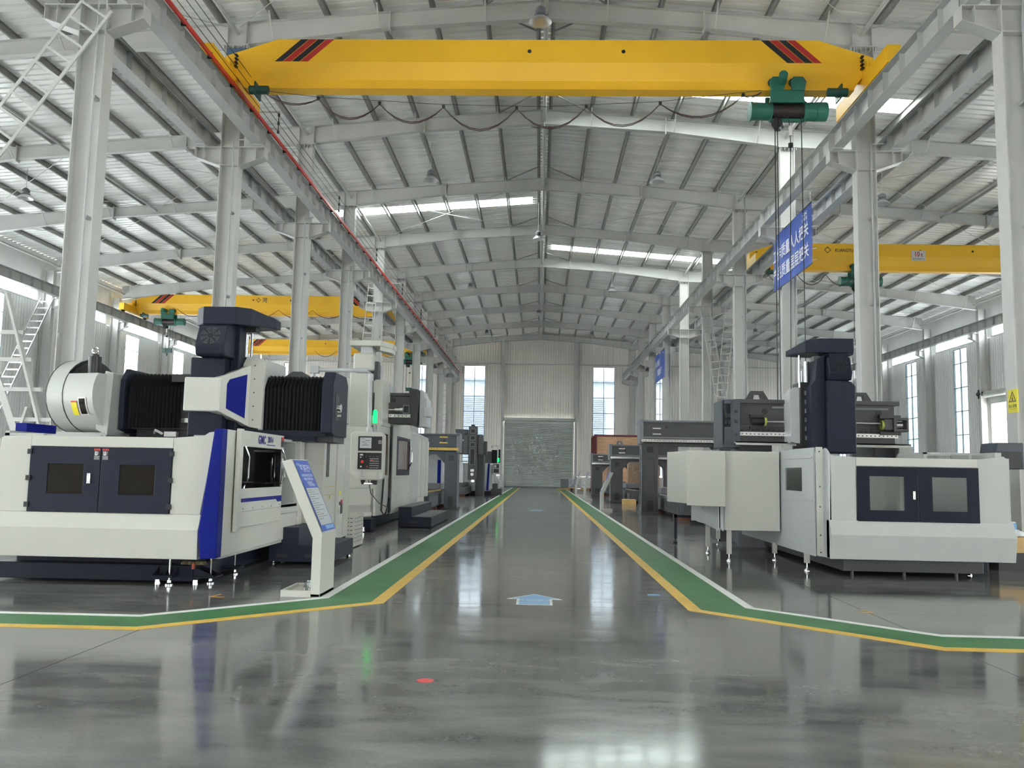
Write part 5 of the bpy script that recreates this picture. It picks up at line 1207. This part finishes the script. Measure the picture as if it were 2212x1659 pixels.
# corner strip
MB().prism([(4.30, .30), (4.30, 1.965), (4.43, 1.93), (4.49, 1.865), (4.47, .85), (4.45, .64), (4.47, .28)], 'y', Yf+.12, Yf+.2).build('corner_post', WHITE3, E_, bevel=.004)
MB().prism([(Yf+.0, .28), (Yf+.2, .30), (Yf+.2, 1.96), (Yf+.12, 1.93), (Yf+.0, 1.86)], 'x', 4.43, 4.47).build('corner_post', WHITE3, E_, bevel=.004)
MB().box(4.28, 4.38, Yf+.10, Yf+.125, .32, 1.97).build('flange_strip', WHITE, E_)
b = MB()
for z in (.36, .62, 1.05, 1.36, 1.9): b.cyl((4.33, Yf+.09, z), (4.33, Yf+.101, z), .012, 8)
b.build('screw', CAST, E_)
X = 4.30
sp_ = MB().hole([(13.62, .29), (19.2, .29), (19.2, 1.95), (13.62, 1.965)], [(14.2, 1.27), (15.2, 1.27), (15.2, 1.655), (14.2, 1.655)], 'x', X-.03, X).build('side_panel', WHITE3, E_)
MB().box(X-.02, X-.015, 14.19, 15.21, 1.26, 1.665).build('side_window', GLASSE, sp_)
MB().box(X-.045, X-.03, 13.65, 15.4, 1.13, 1.15).box(X-.045, X-.03, 13.65, 15.4, 1.80, 1.82).box(X-.034, X-.03, 13.65, 19.1, .845, .85).build('panel_fold', WHITE, sp_)
# inner walls seen through the windows
MB().box(4.5, 5.55, 14.1, 14.14, .7, 1.7).box(5.55, 5.6, 13.5, 14.14, .7, 1.7).build('inner_wall', WHITE2, E_)
MB().box(5.9, 7.1, 16.1, 16.14, .6, 1.8).box(6.2, 6.75, 16.0, 16.1, 1.15, 1.2).build('inner_wall', WHITE2, E_)
MB().box(7.13, 7.17, Yf+.02, 19.2, .3, 1.84).box(4.3, 7.15, 19.2, 19.24, .3, 1.84).build('rear_panel', WHITE2, E_)
MB().box(6.1, 7.1, 13.9, 13.95, 1.90, 1.93).box(6.1, 7.1, 14.9, 14.95, 1.90, 1.93).box(6.1, 6.15, 13.9, 14.95, 1.80, 1.93).box(7.0, 7.1, 13.5, 14.95, 1.82, 1.93).box(6.8, 6.85, 13.9, 13.95, 1.82, 1.9).build('top_frame', WHITE2, E_)
bo = MB().box(3.285, 4.24, 15.4, 18.2, .545, 1.935).build('front_box', WHITE, E_, bevel=.008)
MB().prism([(2.60, .97), (3.275, .955), (3.275, 1.935), (2.60, 1.93)], 'y', 15.3, 15.34).prism([(2.40, 16.3), (2.60, 15.32), (3.275, 15.32), (3.275, 16.8), (2.6, 16.8)], 'z', 1.0, 1.92).build('side_box', WHITE, E_, bevel=.008)
MB().prism([(3.2, .58), (3.28, .52), (3.28, 1.0), (3.2, 1.0)], 'y', 15.5, 17.05).prism([(17.05, .60), (15.5, .535), (15.5, 1.0), (16.3, 1.0), (16.4, .9), (17.05, .88)], 'x', 3.18, 3.22).box(2.98, 3.2, 17.03, 17.07, .62, .93).build('sub_frame', WHITE3, E_)
for x, y, h in ((3.37, 15.5, .55), (3.29, 17.0, .6), (4.26, 15.85, .32), (4.33, 14.2, .30), (6.82, 14.05, .29), (3.92, 19.1, .5)):
    p, f = foot(x, y, 0, h, w=.075); lg = p.build('support_leg', WHITE, E_); f.build('levelling_foot', CHROME, lg, smooth=True)
fr2 = MB()
for x in (3.0, 3.95): fr2.box(x, x+.06, 19.3, 19.36, .1, .62).lathe([(.001, 0), (.05, 0), (.04, .04), (.015, .05), (.015, .1)], (x+.03, 19.33, 0), 10)
fr2.box(3.0, 4.0, 19.3, 19.36, .56, .62); fr2.build('black_stand', NAVY2, E_)
MB().box(4.2, 4.75, 18.4, 19.2, .05, .6).box(3.9, 4.9, 18.6, 19.1, .0, .08).build('column_foot', CASTE, E_)
# gantry
Y = 17.0
bm_ = MB().box(3.88, 6.92, Y, Y+.85, 2.17, 2.98).build('crossbeam', CAST, E_, bevel=.01)
MB().box(3.86, 7.0, Y-.06, Y+.9, 2.92, 3.0).box(3.88, 6.95, Y-.03, Y, 2.45, 2.5).build('beam_lip', CAST, bm_, bevel=.006)
MB().box(4.55, 6.8, Y-.02, Y, 2.83, 2.87).build('scale_bar', CASTE, bm_)
MB().box(3.9, 6.95, Y-.075, Y-.02, 2.285, 2.36).build('guide_rail', SILVER, bm_)
b = MB()
for k in range(38): b.cyl((3.95+.08*k, Y-.08, 2.32), (3.95+.08*k, Y-.072, 2.32), .012, 6)
for x in (4.41, 6.62): b.cyl((x, Y-.01, 2.77), (x, Y+.01, 2.77), .055, 16)
for k in range(30): b.box(3.95+.1*k, 4.0+.1*k, Y-.05, Y-.02, 2.385, 2.41)
b.build('bolt_hole', BLACK, bm_, kind='stuff')
MB().box(3.78, 7.13, Y-.22, Y-.0, 2.14, 2.165).prism([(3.78, 2.165), (7.13, 2.165), (7.13, 2.09), (3.80, 2.10)], 'y', Y-.22, Y-.20).build('drip_tray', WHITE, E_)
MB().cyl((4.4, Y-.13, 2.56), (6.6, Y-.13, 2.56), .02, 10).build('ball_screw', SILVER, E_, smooth=True)
MB().box(4.1, 4.36, Y-.1, Y, 2.64, 2.70).box(4.1, 4.36, Y-.1, Y, 2.42, 2.48).cyl((4.12, Y-.13, 2.56), (4.36, Y-.13, 2.56), .07, 14).build('bearing_block', BLACK, E_, smooth=True)
MB().cyl((4.36, Y-.13, 2.56), (4.40, Y-.13, 2.56), .085, 16).cyl((6.60, Y-.13, 2.53), (6.64, Y-.13, 2.53), .095, 16).build('yellow_seal', mat('seal_yellow', (.45, .5, .1), .4), E_, smooth=True)
MB().box(6.6, 7.0, Y-.1, Y, 2.66, 2.73).box(6.6, 7.0, Y-.1, Y, 2.34, 2.41).box(6.64, 6.8, Y-.22, Y, 2.43, 2.64).hole([(6.8, 2.40), (7.08, 2.40), (7.08, 2.67), (6.8, 2.67)], [(6.86, 2.45), (7.04, 2.45), (7.04, 2.62), (6.86, 2.62)], 'y', Y-.26, Y-.05).build('motor_mount', CAST, E_, bevel=.006)
MB().cyl((6.88, Y-.12, 2.53), (7.0, Y-.12, 2.53), .07, 14).build('coupling', SILVER, E_, smooth=True)
for x in (4.34, 6.38):
    MB().hole([(x-.24, 3.0), (x+.24, 3.0), (x+.12, 3.2), (x-.12, 3.2)], [(x-.08, 3.02), (x+.08, 3.02), (x+.06, 3.13), (x-.06, 3.13)], 'y', Y+.3, Y+.42).build('lifting_lug', CAST, E_)
# end frame at the left of the beam
ef = MB().hole([(3.57, 2.10), (3.9, 2.10), (3.9, 3.0), (3.57, 2.98)], [(3.6, 2.45), (3.72, 2.45), (3.72, 2.9), (3.6, 2.9)], 'y', Y-.1, Y-.05)
ef.box(3.74, 3.9, Y-.12, Y+.8, 2.1, 2.98).box(3.57, 3.6, Y-.1, Y+.8, 2.1, 2.98).box(3.57, 3.9, Y-.1, Y+.8, 2.05, 2.12)
ef.build('end_frame', CAST2, E_, bevel=.006)
b = MB()
for k, z in enumerate((2.75, 2.55, 2.3)): b.cyl((3.82, Y-.125, z), (3.82, Y-.118, z), .035, 12)
for i in range(2):
    for j in range(2): b.box(3.61+.06*i, 3.65+.06*i, Y-.106, Y-.098, 2.5+.13*j, 2.58+.13*j)
b.build('frame_hole', BLACK, E_)
MB().box(6.55, 7.0, Y+.1, Y+1.3, .05, 2.17).box(4.0, 4.5, Y+2.3, Y+3.2, .05, 2.1).box(3.95, 4.6, Y+.2, Y+1.0, 1.92, 2.17).build('gantry_column', CAST, E_, bevel=.02)
MB().box(6.95, 7.22, Y-.1, Y+.6, 1.6, 2.12).build('column_cover', WHITE2, E_)
# saddle and ram
Yr = 16.0
MB().prism([(4.78, 2.17), (4.86, 2.14), (5.17, 2.13), (5.15, 3.215), (4.86, 3.21), (4.77, 3.14)], 'y', 16.55, 16.62).prism([(16.6, 2.14), (17.0, 2.14), (17.0, 3.1), (16.6, 3.2)], 'x', 4.78, 4.81).build('saddle_plate', WHITE3, E_, bevel=.006)
MB().box(4.95, 5.25, 16.45, 16.98, 2.05, 3.3).build('saddle', BLACK, E_)
b = MB()
for k in range(6): b.box(5.02, 5.12, 16.42, 16.45, 2.2+.17*k, 2.28+.17*k)
b.build('rail_block', CASTE, E_)
MB().prism([(5.30, 1.95), (5.82, 1.95), (5.82, 3.19), (5.74, 3.28), (5.30, 3.30)], 'y', Yr, Yr+.6).build('ram', NAVY, E_, bevel=.02)
MB().prism([(5.04, 2.05), (5.30, 1.97), (5.30, 3.78), (5.16, 3.70), (5.12, 3.3), (5.04, 3.2)], 'y', Yr+.12, Yr+.7).build('ram_side', NAVY, E_, bevel=.01)
MB().prism([(Yr+.02, 3.3), (Yr-.04, 3.42), (Yr+.08, 3.74), (Yr+.6, 3.74), (Yr+.6, 3.3)], 'x', 5.33, 5.76).build('motor_hood', NAVY, E_, bevel=.02)
b = MB()
for k in range(8):
    a = k*math.pi/4+.39
    for r0, r1 in ((.045, .07), (.08, .105), (.115, .14), (.15, .165)):
        P = []
        for da, r in ((-.27, r0), (.27, r0), (.27, r1), (-.27, r1)):
            u_, v = math.cos(a+da)*r, math.sin(a+da)*r; P.append((5.545+u_, Yr+.015+v*.36-.014, 3.58+v*.93))
        b.quad(*P)
b.build('fan_grille', BLACK, E_, kind='stuff')
MB().box(5.38, 5.72, Yr+.1, Yr+.7, 3.72, 3.82).build('ram_neck', NAVY, E_)
f = [(5.90, Yr+.3), (5.80, Yr+.0), (5.17, Yr+.0), (4.93, Yr+.06), (4.80, Yr+.5), (4.80, Yr+.9), (5.90, Yr+.9)]
b = MB(); n = len(f)
top = [(x, y, 4.08-(.13 if x < 4.85 else (.04 if x < 5.0 else 0))) for x, y in f]; bot = [(x, y, 3.81+(.03 if x < 4.85 else 0)) for x, y in f]
b.add(bot+top, [tuple(range(n))[::-1], tuple(range(n, 2*n))]+[(i, (i+1) % n, n+(i+1) % n, n+i) for i in range(n)]).build('head_cover', NAVY, E_, bevel=.012)
MB().cyl((4.95, Yr+.5, 3.2), (4.95, Yr+.5, 3.82), .025, 10).cyl((5.08, Yr+.5, 3.2), (5.08, Yr+.5, 3.7), .05, 12).build('balance_cylinder', CHROME, E_, smooth=True)
MB().box(5.16, 5.3, Yr+.3, Yr+.5, 3.25, 3.78).build('rail_plate', CASTE, E_)
# dark hopper, timber and film behind the right edge
hp = MB().prism([(7.80, 2.15), (8.25, 2.15), (8.25, 1.7), (7.72, 1.7)], 'y', 14.95, 15.5).build('black_monitor', CAST2, bevel=.02); tag(hp, 'dark boxy housing standing behind the right end of the front right machine', 'equipment')
MB().box(7.8, 8.2, 14.93, 14.95, 1.72, 2.0).build('opening', BLACK, hp); MB().box(7.62, 7.72, 15.2, 15.3, 0, 1.75).build('post', CAST, hp)
wp = MB().box(7.75, 9.2, 14.95, 15.75, .30, .56).build('timber_stack', WOODY, bevel=.005); tag(wp, 'stack of yellowish timber on a dark bench at the right picture edge', 'timber')
MB().box(7.75, 9.3, 14.95, 15.7, 0, .3).build('dark_bench', BLACK, wp)
pb_ = MB()
for k in range(9): pb_.lathe([(.001, 0), (.08+.04*random.random(), .01), (.07, .07), (.001, .1)], (7.95+.22*random.random(), 15.0+.1*random.random(), .56+.03*random.random()), 9)
pb_ = pb_.build('plastic_film', BAG, smooth=True); tag(pb_, 'crumpled white plastic film on the timber stack at the right edge', 'plastic film')
bb = MB().box(7.95, 8.25, 15.3, 15.5, .56, .80).build('blue_white_carton', PLATE, bevel=.004); tag(bb, 'small blue and white carton on the timber stack at the right edge', 'box')
MB().box(8.05, 8.255, 15.29, 15.5, .60, .78).build('blue_print', LBLUE, bb)
